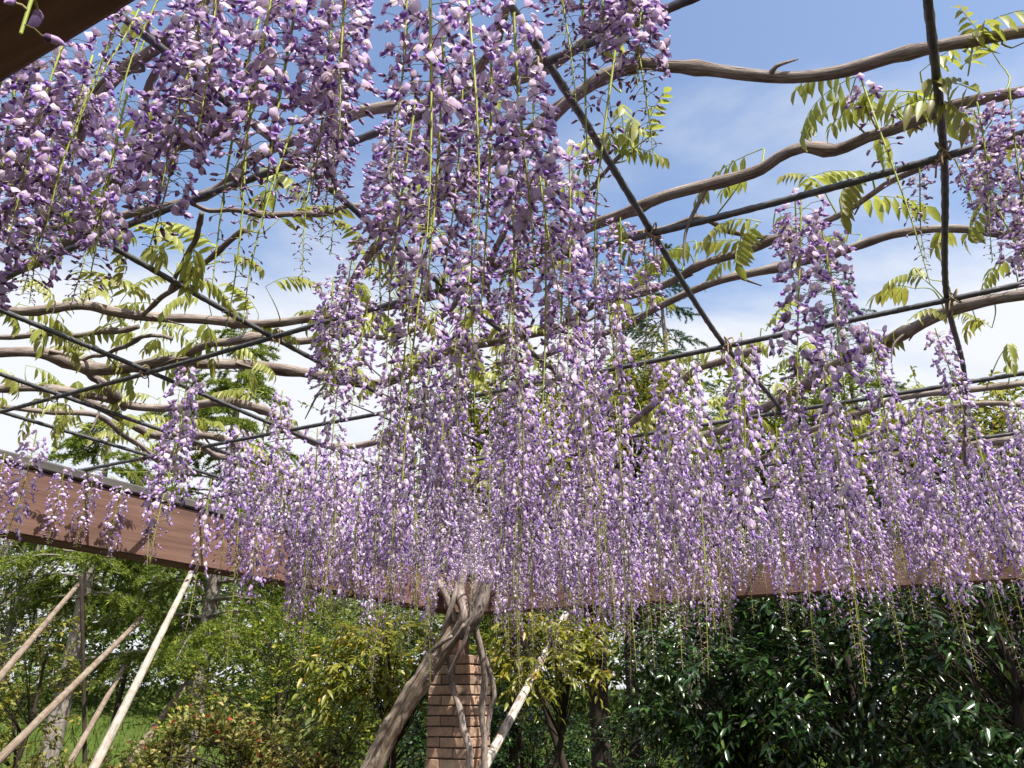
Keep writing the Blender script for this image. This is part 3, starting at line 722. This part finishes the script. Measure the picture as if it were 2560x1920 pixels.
for a in [(90,80,560,'L'),(150,60,520,'D'),(200,120,600,'D'),(40,150,700,'D'),(258,40,470,'S'),(120,260,640,'D'),(20,330,760,'D'),(300,20,310,'S'),(60,-20,420,'S'),
          (275,200,660,'D'),(240,330,700,'L'),(345,-10,290,'S'),(180,200,520,'S'),(10,60,520,'S'),(100,330,620,'D'),
          (450,-40,400,'D'),(430,60,520,'D'),(330,270,480,'D'),(475,-100,300,'D'),
          (600,-80,420,'D'),(570,0,640,'S'),(650,-60,500,'L'),(720,-40,430,'D'),(700,100,560,'L'),(760,-120,300,'D'),(545,150,700,'S'),(640,250,720,'S'),(690,280,640,'L'),(740,300,520,'L'),
          (880,-60,380,'L'),(930,-80,520,'L'),(960,20,700,'L'),(1010,-40,560,'S'),(1060,60,700,'L'),(1110,0,560,'D'),(900,200,800,'L'),(850,300,700,'L'),(960,330,1050,'L'),(1030,340,900,'L'),(1090,280,800,'L'),
          (1150,200,700,'L'),(1180,330,960,'L'),(1230,330,760,'D'),(870,250,620,'D'),(1000,160,560,'D'),(930,420,960,'S'),(1120,420,940,'L'),(1210,440,900,'D'),(1290,500,900,'L'),(1020,520,900,'D'),(880,520,860,'L'),
          (1200,-120,230,'L'),(1250,-100,420,'S'),(1330,-150,330,'L'),(1390,-160,200,'D'),(1340,0,620,'S'),(1300,-120,120,'D'),
          (1860,170,640,'S'),(1730,430,900,'D'),(1770,470,950,'D'),(1700,470,680,'L'),(2110,220,560,'L'),(2180,190,600,'L'),(2100,320,800,'L'),(2150,380,780,'L'),(2060,340,500,'S'),(1985,350,560,'S'),(2200,300,700,'D'),
          (1340,470,760,'L'),(1390,500,800,'L'),(720,600,860,'D'),(760,560,830,'L'),(800,640,900,'D'),(410,790,1130,'D'),(395,900,1220,'D'),(350,960,1230,'L'),(80,930,1200,'D'),(140,1010,1175,'D'),(205,1020,1185,'D'),(265,1050,1215,'D'),
          (500,990,1240,'D'),(540,1010,1260,'L'),(10,980,1120,'D'),(520,600,0,'S')]:
    if a[2] > a[1]: hang(*a)
# one flower tip hangs outside the front beam
_p = PU(52, 84, .125); mb, items = raceme(5, .58, .15, .0135, .030, 0.0)
for key, Mx in items:
    Mx = Mx.copy(); Mx[:3, :3] *= 1.0 if key[0] == 'F' else .7 / max(.4, np.linalg.norm(Mx[:3, 0])); put(mb, TP[key], Mx)
_o = mb.build('flower_cluster', CM, wist); _o.location = Vector((_p[0], _p[1], _p[2] + .58)) - Vector(WO)
# the rest of the net: scattered over the plan, thicker towards the back and the right
r5 = np.random.default_rng(77); cnt = 0; tries = 0
pts = [(a[0], a[1]) for a in placed]
while cnt < 325 and tries < 30000:
    tries += 1
    u = r5.uniform(1.5, 5.25); v = r5.uniform(-3.3, 2.1)
    p = UV(u, v, HZ); x, y, zc = proj(p); x *= .864; y *= .864
    if zc < .3 or x < -60 or x > 2300 or y < 480: continue
    w = np.interp(y, [480, 620, 760, 900, 1000, 1250], [.04, .12, .30, .62, 1, 1]) * np.interp(x, [380, 520, 620, 900, 1300, 1600, 1800, 2212], [0.0, .10, .75, 1, 1, .9, .95, 1])
    if y < 860 and 1330 < x < 1640: w *= .15
    if y < 880 and x > 1640: w *= .45
    if y < 930 and x < 830: w *= .12
    if y < 900 and 880 < x < 1330: w = min(1, w * 2.4)
    if r5.random() > w: continue
    if min((p[0] - a) ** 2 + (p[1] - b) ** 2 for a, b in pts) < float(np.interp(u, [1.5, 3.4, 5.2], [.105, .115, .165])) ** 2: continue
    pts.append((p[0], p[1])); cnt += 1
    ty = r5.choice(['D', 'L', 'S'], p=[.42, .48, .10])
    Lr = {'D': r5.uniform(.36, .68), 'L': r5.uniform(.50, .98), 'S': r5.uniform(.4, .75)}[ty]
    tip = proj([p[0], p[1], HZ - Lr])
    if 1085 < tip[0] < 1250 and tip[1] > 1440: Lr *= .6         # the old stems fan out here and carry short clusters only
    placed.append((p[0], p[1], HZ + r5.uniform(-.02, .05), Lr, ty, False))
def app(a):
    x, y, zc = proj([a[0], a[1], a[2] - a[3] / 2]); vis = -150 < x < 2710 and -300 < y < 2000 and zc > .1
    return (a[3] / zc if vis else 0)
placed.sort(key=app, reverse=True)
near_single = [i for i, a in enumerate(placed) if a[5] and a[4] != 'S'][:7]
spare = MB(); nfl = 0
fl_mesh = {}
for key, tp in list(TPH.items()) + [(k, v) for k, v in TP.items() if k[0] == 'B']:
    mb = MB(); put(mb, tp, np.eye(4)); fl_mesh[key] = mb.mesh('flower' if key[0] == 'F' else 'bud', CM)
for i, (x, y, z, L, ty, hand) in enumerate(placed):
    r6 = np.random.default_rng(900 + i); k = int(r6.integers(len(PROT[ty])))
    rot = Matrix.Rotation(r6.uniform(0, 6.28), 4, 'Z'); tilt = Matrix.Rotation(r6.normal(0, .035), 4, 'X') @ Matrix.Rotation(r6.normal(0, .035), 4, 'Y')
    me, L0, arr = pmesh[(ty, k)]; f = L / L0
    # a short pale stalk reaches up to the vine
    loc = Matrix.Translation(Vector((x, y, z)) - Vector(WO))
    if i in near_single and nfl < 300:
        a = PROT[ty][k]; mb, items = raceme(a[0] + 50 + i, L, a[2], .0095, .045, .02)
        for key, Mx in items:
            if not (key[0] == 'F' and nfl + 1 <= 300): pass
        cl = mb.build('flower_cluster', CM, wist); cl.matrix_local = loc @ tilt @ rot
        rest = MB()
        for key, Mx in items:
            if nfl < 300:
                link('flower' if key[0] == 'F' else 'bud', fl_mesh[key], cl, Matrix(Mx.tolist())); nfl += 1
            else: put(rest, (TPH.get(key) or TP[key]), Mx)
        if rest.n: tag(rest.build('blossoms', CM, cl), kind='stuff')
    elif i < 300:
        wd = min(1.12, max(.66, f ** .5)) * (1 if hand else .86)
        link('flower_cluster', me, wist, loc @ tilt @ rot @ Matrix.Diagonal((wd, wd, f, 1)))
    else:
        wd = min(1.12, max(.66, f ** .5)) * (1 if hand else .86); Mx = np.array(loc @ tilt @ rot @ Matrix.Diagonal((wd, wd, f, 1))); put(spare, arr, Mx)
if spare.n: tag(spare.build('blossoms', CM, wist), kind='stuff')

# ---- young compound leaves
def leaflet(mb, base, d, nrmv, L, W, mat=0, fold=.25, droop=.2):
    d = nrm(d); s = nrm(np.cross(d, nrmv)); n = np.cross(s, d)
    def q(t, w): return base + d * L * t + s * W * w + n * (abs(w) * fold * W - droop * L * t * t)
    v = [q(0, 0), q(.3, .85), q(.3, 0), q(.3, -.85), q(.65, .75), q(.65, 0), q(.65, -.75), q(1, 0)]
    mb.add(v, [[0, 1, 2], [0, 2, 3], [4, 7, 5], [5, 7, 6]], [[1, 4, 5, 2], [2, 5, 6, 3]], mat)
def wleaf(seed):
    r4 = np.random.default_rng(seed); mb = MB(); L = r4.uniform(.15, .23); k = r4.uniform(.4, 1.0)
    t = np.linspace(0, 1, 8); path = np.stack([L * t * (1 - .25 * k * t), 0 * t + r4.normal(0, .012) * t * t, L * (.28 * t - k * .62 * t * t)], -1)
    tube(mb, path, np.linspace(.0014, .0006, 8), 4, 1, cap=False)
    for i in range(7):
        q = .18 + .78 * i / 6.4; p = np.array([np.interp(q, t, path[:, j]) for j in range(3)]); tg = nrm(path[min(7, int(q * 7) + 1)] - path[int(q * 7)])
        for sgn in (-1, 1):
            d = nrm(tg * .45 + np.array([0, sgn * .55, 0]) + np.array([0, 0, -r4.uniform(.35, 1.1)]))
            leaflet(mb, p, d, np.array([tg[0] * .5, sgn * .5, .8]), r4.uniform(.044, .070) * np.interp(q, [.2, 1], [1, .7]), r4.uniform(.0070, .0112), 0, .45, .25)
    leaflet(mb, path[-1], path[-1] - path[-2] + np.array([0, 0, -.02]), np.array([0, .3, 1]), .05, .011, 0, .3, .2)
    return mb.mesh('leaf', [M['wleaf'], M['stalk']])
WL = [wleaf(700 + k) for k in range(9)]
leafspots = []
r7 = np.random.default_rng(5)
for path in vine_paths:
    n = int(len(path) * .022 * 11)
    for _ in range(n):
        p = path[r7.integers(len(path))] + np.array([r7.normal(0, .05), r7.normal(0, .05), r7.uniform(.0, .09)])
        x, y, zc = proj(p)
        if not (-80 < x < 2640 and -150 < y < 1500): continue
        w = 1.0
        if y < 560: w = .26
        elif x > 900 and y < 800: w = .6
        if r7.random() < w: leafspots.append((p, zc))
for (x, y) in [(1560,340),(1590,350),(1600,370),(1640,330),(1575,390),(2140,190),(2160,160),(2190,230),(2250,240),(2290,230),(2300,180),(2330,260),(2380,120),(2420,190),(2450,230),(2500,160),(2530,120),(2230,280),(2270,300),(2200,330),(2480,300),
               (2540,330),(2440,420),(2500,450),(2160,440),(2060,470),(1980,480),(1940,520),(1890,560),(1150,900),(1170,880),(1190,930),(1130,960),(1100,980),(250,960),(330,960),(180,1060),(230,1090),(300,1100),(420,1060),(240,1180),(270,1190),(200,1175),(310,1180),
               (2300,690),(2280,720),(2330,700),(2480,820),(2520,860),(2440,800),(1800,880),(1860,880),(1960,860),(1700,1000),(1750,1010),(2000,1020)]:
    p = PZ(x, y, 2.63 + r7.normal(0, .03)); leafspots.append((p, proj(p)[2]))
leafspots.sort(key=lambda q: q[1])
lf_rest = MB()
for i, (p, zc) in enumerate(leafspots):
    sc = r7.uniform(.7, 1.1); mw = Matrix.Translation(Vector(p - WO)) @ Matrix.Rotation(r7.uniform(0, 6.28), 4, 'Z') @ Matrix.Rotation(r7.normal(0, .35), 4, 'Y') @ Matrix.Scale(sc, 4)
    me = WL[int(r7.integers(len(WL)))]
    if i < 300: link('leaf', me, wist, mw)
    else:
        v = np.empty(len(me.vertices) * 3, np.float32); me.vertices.foreach_get('co', v); v = v.reshape(-1, 3); Mx = np.array(mw)
        f3 = [list(q.vertices) for q in me.polygons if len(q.vertices) == 3]; f4 = [list(q.vertices) for q in me.polygons if len(q.vertices) == 4]
        m3 = [q.material_index for q in me.polygons if len(q.vertices) == 3]; m4 = [q.material_index for q in me.polygons if len(q.vertices) == 4]
        lf_rest.add(v @ Mx[:3, :3].T + Mx[:3, 3], f3, f4, m3=m3, m4=m4)
if lf_rest.n: tag(lf_rest.build('leaves', [M['wleaf'], M['stalk']], wist), kind='stuff')
# thin leafy shoots that carry the leaves up from the vines
shoots = MB()
for i, (p, zc) in enumerate(leafspots):
    q = min((path[np.argmin(((path - p) ** 2).sum(1))] for path in vine_paths), key=lambda c: ((c - p) ** 2).sum())
    if ((q - p) ** 2).sum() > .45 ** 2: continue
    pa = smooth_path([q, (q + p) / 2 + r7.normal(0, .012, 3) + [0, 0, .01], p], .015); tube(shoots, pa, np.linspace(.0024, .0013, len(pa)), 4, cap=False)
tag(shift(shoots, WO).build('shoots', [M['stalk']], wist), kind='stuff')

# ------------------------------------------------------------------ trees and shrubs
def leaf_tpl(kind):
    mb = MB()
    if kind == 'lance': leaflet(mb, np.zeros(3), np.array([0, 1., 0]), np.array([0, 0, 1.]), 1.0, .17, 0, .5, .22)
    elif kind == 'oval': leaflet(mb, np.zeros(3), np.array([0, 1., 0]), np.array([0, 0, 1.]), 1.0, .25, 0, .4, .15)
    else: mb.add([[0, 0, 0], [.28, .5, .06], [0, 1, -.05], [-.28, .5, .06]], [[0, 1, 2], [0, 2, 3]])
    return mb.arrays()
TPL = {k: leaf_tpl(k) for k in ('lance', 'oval', 'flat')}
def leaf_frames(pos, d, up, size):
    """arrays of 3x3 (columns: side, along, normal), scaled"""
    d = d / (np.linalg.norm(d, axis=1)[:, None] + 1e-9); s = np.cross(d, up); s /= np.linalg.norm(s, axis=1)[:, None] + 1e-9
    n = np.cross(s, d); return np.stack([s, d, n], -1) * size[:, None, None]
def merge(mb, tpl, pos, R, mat=0):
    v, f3, f4, _, _ = TPL[tpl]; k = len(v); n = len(pos)
    V = np.einsum('nij,kj->nki', R, v) + pos[:, None, :]
    off = (np.arange(n) * k)[:, None, None]
    mb.add(V.reshape(-1, 3), (f3[None] + off).reshape(-1, 3) if len(f3) else None, (f4[None] + off).reshape(-1, 4) if len(f4) else None, mat)
def crown_leaves(rng, centers, outs, rc, twigs, nleaf, size, droop, limbmb=None, spread=.8):
    """twigs burst from every clump centre, leaves alternate along them"""
    P, D, UPV = [], [], []
    for c, o in zip(centers, outs):
        for _ in range(twigs):
            d = nrm(nrm(o) * .9 + rng.normal(0, .75, 3)); l = rc * rng.uniform(.55, 1.25); st = c + rng.normal(0, rc * .25, 3)
            t = np.linspace(.1, 1, nleaf) + rng.normal(0, .03, nleaf)
            path = st[None] + d[None] * (l * t)[:, None]; path[:, 2] -= droop * l * t * t * .7
            sd = nrm(np.cross(d, [0, 0, 1.0])); alt = np.where(np.arange(nleaf) % 2 == 0, 1, -1)[:, None]
            dirs = d[None] * .6 + sd[None] * alt * spread + rng.normal(0, .35, (nleaf, 3)); dirs[:, 2] -= droop * rng.uniform(.4, 1.2, nleaf)
            P.append(path); D.append(dirs); UPV.append(np.array([0, 0, 1.0])[None] * 1.0 + rng.normal(0, .45, (nleaf, 3)))
            if limbmb is not None:
                e = st + d * l; e[2] -= droop * l * .7; tube(limbmb, np.array([st, (st + st + d * l) / 2 - [0, 0, droop * l * .17], e]), [.004, .003, .0015], 3, cap=False)
    P = np.concatenate(P); D = np.concatenate(D); UPV = np.concatenate(UPV)
    return P, D, UPV, rng.uniform(size * .7, size * 1.2, len(P))
def tree(name, label, cat, base, height, crown_c, crown_r, nclump, rc, twigs, nleaf, size, lmat, bmat, tpl='flat', droop=.4, seed=1, trunk_r=.08, single=0, shell=.55, lean=(0, 0), stems=1, group=None, accents=None):
    rng = np.random.default_rng(seed); base = np.array(base, float); base[2] = gh(base[0], base[1]) - .03
    t = empty(name, base, label, cat, group); cc = np.array(crown_c, float); cr = np.asarray(crown_r, float)
    dirs = rng.normal(0, 1, (nclump, 3)); dirs /= np.linalg.norm(dirs, axis=1)[:, None]
    rad_ = (shell + (1 - shell) * rng.random(nclump)) * (1 + .22 * np.sin(dirs[:, 0] * 5 + seed) * np.cos(dirs[:, 2] * 4 + seed * 2))
    centers = cc + dirs * rad_[:, None] * cr
    centers[:, 2] = np.maximum(centers[:, 2], base[2] + .12)
    wood = MB()
    top = np.array([cc[0] + lean[0], cc[1] + lean[1], min(base[2] + height, cc[2] + cr[2] * .7)])
    trunks = []
    for k in range(stems):
        b0 = base + (np.array([rng.normal(0, .12), rng.normal(0, .12), 0]) if stems > 1 else 0); tp = top + (rng.normal(0, .35, 3) * [1, 1, .3] if stems > 1 else 0)
        tp_ = smooth_path([b0, b0 * .65 + tp * .35 + rng.normal(0, .06, 3) * [1, 1, 0], b0 * .3 + tp * .7 + rng.normal(0, .08, 3) * [1, 1, 0], tp], .12); trunks.append(tp_)
        tube(wood, tp_, np.linspace(trunk_r, trunk_r * .25, len(tp_)), 10, rough=.05, rng=rng)
    lim = []
    for c in centers:
        tp_ = trunks[rng.integers(len(trunks))]; zt = np.clip((c[2] - base[2]) * .75, base[2] + .2, None); i = int(np.argmin(np.abs(tp_[:, 2] - (base[2] * .3 + c[2] * .7))))
        s = tp_[i]; mid = (s + c) / 2 + rng.normal(0, .06, 3) + [0, 0, .08 * np.linalg.norm(c - s)]
        pa = smooth_path([s, mid, c], .12); tube(wood, pa, np.linspace(max(.007, trunk_r * .16), .003, len(pa)), 5, cap=False)
    P, D, UPV, S = crown_leaves(rng, centers, centers - cc + [0, 0, .15], rc, twigs, nleaf, size, droop, wood)
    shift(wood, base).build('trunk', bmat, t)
    R = leaf_frames(P, D, UPV, S); P = P - base
    if accents is not None:
        amat, fr = accents; pick = rng.random(len(P)) < fr
        mb = MB(); merge(mb, tpl, P[pick], R[pick]); tag(mb.build('blooms', amat, t), kind='stuff'); P, R = P[~pick], R[~pick]
    if single:
        W = P + base; q = np.array([proj(w) for w in W[:]]); ok = (q[:, 0] > 0) & (q[:, 0] < 2560) & (q[:, 1] > 1350) & (q[:, 1] < 1920)
        order = np.argsort(np.where(ok, q[:, 2], 1e9))[:single]; keep = np.ones(len(P), bool); keep[order] = False
        one = MB(); v, f3, f4, _, _ = TPL[tpl]; one.add(v, f3, f4 if len(f4) else None); me = one.mesh('leaf', lmat)
        for i in order:
            m4 = np.eye(4); m4[:3, :3] = R[i]; m4[:3, 3] = P[i]; link('leaf', me, t, Matrix(m4.tolist()))
        P, R = P[keep], R[keep]
    mb = MB(); merge(mb, tpl, P, R); tag(mb.build('foliage', lmat, t), kind='stuff')
    return t
def cedar(name, label, base, height, spread, seed, mat, needles=34, first=.16, group=None):
    rng = np.random.default_rng(seed); base = np.array(base, float); base[2] = gh(base[0], base[1]) - .03
    t = empty(name, base, label, 'tree', group); wood = MB(); V = []; 
    tr = smooth_path([base, base + [0.05, .05, height * .5], base + [0, 0, height]], .2); tube(wood, tr, np.linspace(.13, .012, len(tr)), 10, rough=.05, rng=rng)
    z = height * first
    while z < height * .985:
        q = z / height; n = 3
        for _ in range(n):
            a = rng.uniform(0, 6.28); l = spread * (1 - q) ** .75 * rng.uniform(.7, 1.15) + .12
            d = np.array([math.cos(a), math.sin(a), 0]); s = base + [0, 0, z]
            tt = np.linspace(0, 1, 7); lp = s + d[None] * (l * tt)[:, None] + np.stack([0 * tt, 0 * tt, l * (.22 * tt - .42 * tt * tt)], -1)
            tube(wood, lp, np.linspace(.022 * (1 - q) + .006, .003, 7), 4, cap=False)
            sd = np.array([-d[1], d[0], 0]); nt = int(5 + l * 9)
            for j in range(nt):
                f = .18 + .82 * (j + rng.random()) / nt; p = np.array([np.interp(f, tt, lp[:, i]) for i in range(3)])
                tl = l * .30 * (1.15 - f) + .10; td = nrm(d * .7 + sd * rng.choice([-1, 1]) * rng.uniform(.4, 1) + [0, 0, rng.uniform(-.45, .1)])
                m = int(2.6 * needles * (.5 + tl)); u = rng.random(m); c = p + td[None] * (tl * u)[:, None]; c[:, 2] -= .35 * tl * u * u
                nd = td[None] * .5 + rng.normal(0, .55, (m, 3)); nd /= np.linalg.norm(nd, axis=1)[:, None]; ln = rng.uniform(.035, .065, m)[:, None]
                w = np.cross(nd, rng.normal(0, 1, (m, 3))); w /= np.linalg.norm(w, axis=1)[:, None]
                V.append(np.stack([c - w * .0065, c + w * .0065, c + nd * ln], 1))
        z += height * rng.uniform(.018, .032)
    V = np.concatenate(V).reshape(-1, 3); shift(wood, base).build('trunk', M['greybark'], t)
    mb = MB(); mb.add(V - base, np.arange(len(V)).reshape(-1, 3)); tag(mb.build('foliage', mat, t), kind='stuff'); return t

def at(x, y, r): return PR(x, y, r)
# glossy evergreens behind the back beam, right
for k, (x, rr, zc_, cr, lab) in enumerate([
        (1830, 7.6, 1.75, (.80, .7, .95), 'dark glossy evergreen beside the open grassy gap with the tree trunks'),
        (2130, 7.3, 1.70, (.95, .8, 1.05), 'dark glossy evergreen with drooping leaf sprays between two other evergreens'),
        (2480, 6.6, 1.75, (.95, .8, 1.15), 'dark glossy evergreen under the far end of the back beam')]):
    c = at(x, 1700, rr); c[2] = zc_
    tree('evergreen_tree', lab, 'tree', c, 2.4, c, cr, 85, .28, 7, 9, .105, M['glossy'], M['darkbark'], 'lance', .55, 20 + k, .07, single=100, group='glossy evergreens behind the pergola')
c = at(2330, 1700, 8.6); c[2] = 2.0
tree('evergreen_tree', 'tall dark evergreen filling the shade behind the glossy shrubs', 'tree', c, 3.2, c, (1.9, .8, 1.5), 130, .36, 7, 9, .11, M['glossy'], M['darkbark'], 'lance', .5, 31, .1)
# yellow-green trees next to the pillar
c = at(960, 1690, 6.9); c[2] = 1.92
tree('laurel_tree', 'small tree with drooping yellow-green leaves behind the leaning wisteria trunk', 'tree', at(1010, 1800, 7.4), 2.2, c, (.62, .35, .30), 34, .24, 7, 10, .085, M['laurel'], M['darkbark'], 'lance', .6, 41, .035, single=140)
c = at(1370, 1640, 7.3); c[2] = 1.98
tree('laurel_tree', 'small tree with drooping yellow-green leaves over the pale peeling log', 'tree', at(1400, 1800, 7.6), 2.3, c, (.46, .35, .34), 30, .25, 7, 10, .085, M['laurel'], M['darkbark'], 'lance', .6, 42, .045, single=140)
# clipped small-leaved shrubs
c = at(690, 1720, 8.0); c[2] = 1.35
tree('round_shrub', 'dense round shrub with tiny yellow-green leaves behind the red-flowered bushes', 'shrub', c, 2.0, c, (.85, .7, 1.05), 90, .20, 7, 12, .045, M['shrub'], M['darkbark'], 'flat', .2, 51, .05, shell=.75)
c = at(960, 1800, 8.3); c[2] = .95
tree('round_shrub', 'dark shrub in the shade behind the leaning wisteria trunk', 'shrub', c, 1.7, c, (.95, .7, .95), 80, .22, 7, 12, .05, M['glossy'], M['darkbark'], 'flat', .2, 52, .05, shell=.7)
c = at(-10, 1720, 8.6); c[2] = 1.5
tree('olive_shrub', 'olive leaved shrub beside the short brown slanting pole', 'shrub', c, 2.3, c, (.62, .6, .85), 60, .24, 6, 9, .06, M['olive'], M['darkbark'], 'oval', .3, 53, .04, shell=.6, stems=3)
c = at(60, 1420, 10.5); c[2] = 2.9
tree('bare_twig_tree', 'thin twiggy tree with sparse grey-green leaves behind the side beam', 'tree', c, 4.0, c, (1.5, 1.0, 1.1), 60, .42, 8, 7, .035, M['olive'], M['greybark'], 'flat', .1, 54, .06, stems=3)
# low flowering hedge at the bottom left
for k, (x, rr, h) in enumerate([(120, 7.0, 1.12), (330, 6.8, 1.16), (520, 6.6, 1.42), (720, 6.9, 1.36)]):
    c = at(x, 1850, rr); c[2] = h - .42
    tree('hedge_bush', ['low bush with buff new shoots under the lowest slanting pole', 'low bush with buff shoots and red blooms at the foot of the pale pole', 'low bush with upright buff shoots and scattered red blooms', 'low bush with few red blooms before the round shrub'][k], 'bush',
         c, 1.0, c, (.50, .4, .42), 60, .16, 7, 10, .05, M['azalea'], M['darkbark'], 'flat', -.25, 60 + k, .02, shell=.7, stems=4, group='low flowering bushes', accents=(M['redleaf'], .03 if k in (1, 2) else .01))
c = at(395, 1770, 9.5); c[2] = gh(c[0], c[1]) + .75
tree('yellow_bush', 'small bright yellow bush on the lawn behind the pale pole', 'bush', c, .9, c, (.35, .35, .4), 30, .14, 6, 10, .05, M['yellow'], M['darkbark'], 'flat', .1, 71, .02, stems=3)
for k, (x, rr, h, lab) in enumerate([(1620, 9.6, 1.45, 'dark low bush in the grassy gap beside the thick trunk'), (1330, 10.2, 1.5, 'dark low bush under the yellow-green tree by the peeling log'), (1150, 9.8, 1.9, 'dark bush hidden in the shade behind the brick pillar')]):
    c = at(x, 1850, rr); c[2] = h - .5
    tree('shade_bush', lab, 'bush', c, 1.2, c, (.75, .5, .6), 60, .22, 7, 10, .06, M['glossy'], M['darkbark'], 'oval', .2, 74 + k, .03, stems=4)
# cedars
cedar('cedar_tree', 'tall cedar with drooping green boughs beyond the side beam', at(500, 1600, 9.6), 6.4, 2.2, 81, M['cedar'], 60, .33)
cedar('cedar_tree', 'low cedar with a bare grey trunk beside the thin upright stake', at(160, 1650, 9.6), 4.7, 1.9, 82, M['cedar'], 50, .56)
cedar('cedar_tree', 'tall dark cedar rising behind a bronze tinged tree', at(1680, 1100, 13.5), 9.9, 2.3, 83, M['cedar2'], 40, .3)
cedar('cedar_tree', 'distant slim blue-green cedar behind a fresh green tree', at(2150, 1100, 19), 11.5, 2.3, 84, M['cedar2'], 26, .3)
# broadleaf trees beyond the back beam
for k, (x, rr, top, rx, mt, lab) in enumerate([
        (1290, 10.0, 5.6, 1.2, 'olive', 'yellow-green tree beyond the back beam straight over the pillar'),
        (1560, 10.5, 5.9, 1.5, 'olive', 'bronze tinged tree in front of the tall dark cedar'),
        (2010, 10.0, 5.4, 1.5, 'shrub', 'fresh green tree beyond the back beam before the slim cedar'),
        (2500, 9.5, 4.6, 1.5, 'olive', 'olive green tree beyond the far end of the back beam')]):
    c = at(x, 1150, rr); c[2] = top - 1.35
    tree('broadleaf_tree', lab, 'tree', c, top, c, (rx, 1.2, 1.6), 190, .40, 7, 10, .085, M[mt], M['darkbark'], 'oval', .4, 90 + k, .10, shell=.5)
# bare trunks of the grove in the shade
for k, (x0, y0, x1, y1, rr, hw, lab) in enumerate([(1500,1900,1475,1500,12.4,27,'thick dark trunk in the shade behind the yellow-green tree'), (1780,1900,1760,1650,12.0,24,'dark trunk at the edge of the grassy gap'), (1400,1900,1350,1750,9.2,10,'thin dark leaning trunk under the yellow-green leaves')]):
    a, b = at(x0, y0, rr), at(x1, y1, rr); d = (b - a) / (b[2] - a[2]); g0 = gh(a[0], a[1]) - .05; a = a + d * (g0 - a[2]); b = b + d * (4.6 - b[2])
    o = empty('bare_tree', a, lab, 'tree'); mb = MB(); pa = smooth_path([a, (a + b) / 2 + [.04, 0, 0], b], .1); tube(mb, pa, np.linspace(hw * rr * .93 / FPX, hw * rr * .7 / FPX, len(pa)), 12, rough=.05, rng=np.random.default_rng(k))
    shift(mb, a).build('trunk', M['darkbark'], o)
    rng = np.random.default_rng(200 + k); cen = b + rng.normal(0, .55, (26, 3)) * [1, 1, .6] + [0, 0, .3]; wood = MB()
    for c in cen:
        s = pa[rng.integers(len(pa) * 2 // 3, len(pa))]; q = smooth_path([s, (s + c) / 2 + [0, 0, .1], c], .12); tube(wood, q, np.linspace(.02, .005, len(q)), 5, cap=False)
    P, D, UPV, S = crown_leaves(rng, cen, cen - b, .32, 6, 8, .08, .4, wood); shift(wood, a).build('limbs', M['darkbark'], o)
    mb = MB(); merge(mb, 'oval', P - a, leaf_frames(P, D, UPV, S)); tag(mb.build('foliage', M['shrub'], o), kind='stuff')
# far wood
mb = MB(); rng = np.random.default_rng(5); cen = []
for _ in range(1500):
    a = rng.uniform(rad(-44), rad(44)); r = rng.uniform(17, 27) if rad(-18) < a else rng.uniform(20, 28)
    hmx = 1.55 + r * math.tan(rad(8.6 + 1.3 * math.sin(a * 9) + 1.0 * math.sin(a * 23 + 1)))
    x, y = r * math.sin(a), r * math.cos(a); z0 = gh(x, y); cen.append([x, y, z0 + (hmx - z0) * rng.random() ** .75])
cen = np.array(cen); P, D, UPV, S = crown_leaves(rng, cen, rng.normal(0, 1, cen.shape), .6, 8, 10, .17, .3)
merge(mb, 'flat', P, leaf_frames(P, D, UPV, S)); tag(mb.build('far_wood', M['far']), 'hazy green wood closing the view behind the grassy bank', 'wood', kind='stuff')

# ------------------------------------------------------------------ support poles
def pole(label, p0, r0, p1, r1, hw, mat, sides=10):
    a, b = at(*p0, r0), at(*p1, r1); d = (b - a) / (b[2] - a[2]); g = gh(a[0], a[1]); a2 = a + d * (g - .05 - a[2])
    o = MB(); pa = smooth_path([a2, (a2 + b) / 2 + [.012, 0, .01], b], .08); w = hw * proj((a + b) / 2)[2] / FPX
    rng = np.random.default_rng(int(p0[0] + p1[0])); tube(o, pa, np.linspace(w * 1.08, w * .9, len(pa)), sides, rough=.03, rng=rng, knots=[(rng.random(), .12, .03) for _ in range(6)])
    shift(o, a2); ob = o.build('support_pole', mat); ob.location = a2; tag(ob, label, 'pole', 'slanting tree supports'); return ob
pole('brown weathered pole slanting up to the cedar boughs', (0, 1895), 5.7, (372, 1528), 9.4, 8.0, M['pole'])
pole('pale stripped pole slanting up past the bottom bushes', (232, 1920), 5.6, (487, 1415), 8.6, 9, M['pale'])
pole('short brown pole slanting up to the thin twiggy tree', (0, 1690), 6.2, (195, 1462), 9.0, 7.5, M['pole'])
pole('grey pole leaning low on the lawn behind the pale pole', (205, 1850), 7.6, (312, 1665), 9.4, 7, M['pole'])
pole('upright thin dark stake beside the grey cedar trunk', (207, 1850), 7.9, (203, 1440), 8.0, 5, M['darkbark'])
pole('dark pole crossing behind the pale pole on the lawn', (275, 1830), 10.0, (325, 1640), 10.4, 6, M['darkbark'])
pole('short grey brace leaning on the cedar trunk', (385, 1820), 9.3, (530, 1625), 10.3, 9, M['pole'])
pole('pale peeling log leaning up behind the brick pillar', (1205, 1925), 6.15, (1415, 1535), 8.1, 10.5, M['peel'], 14)
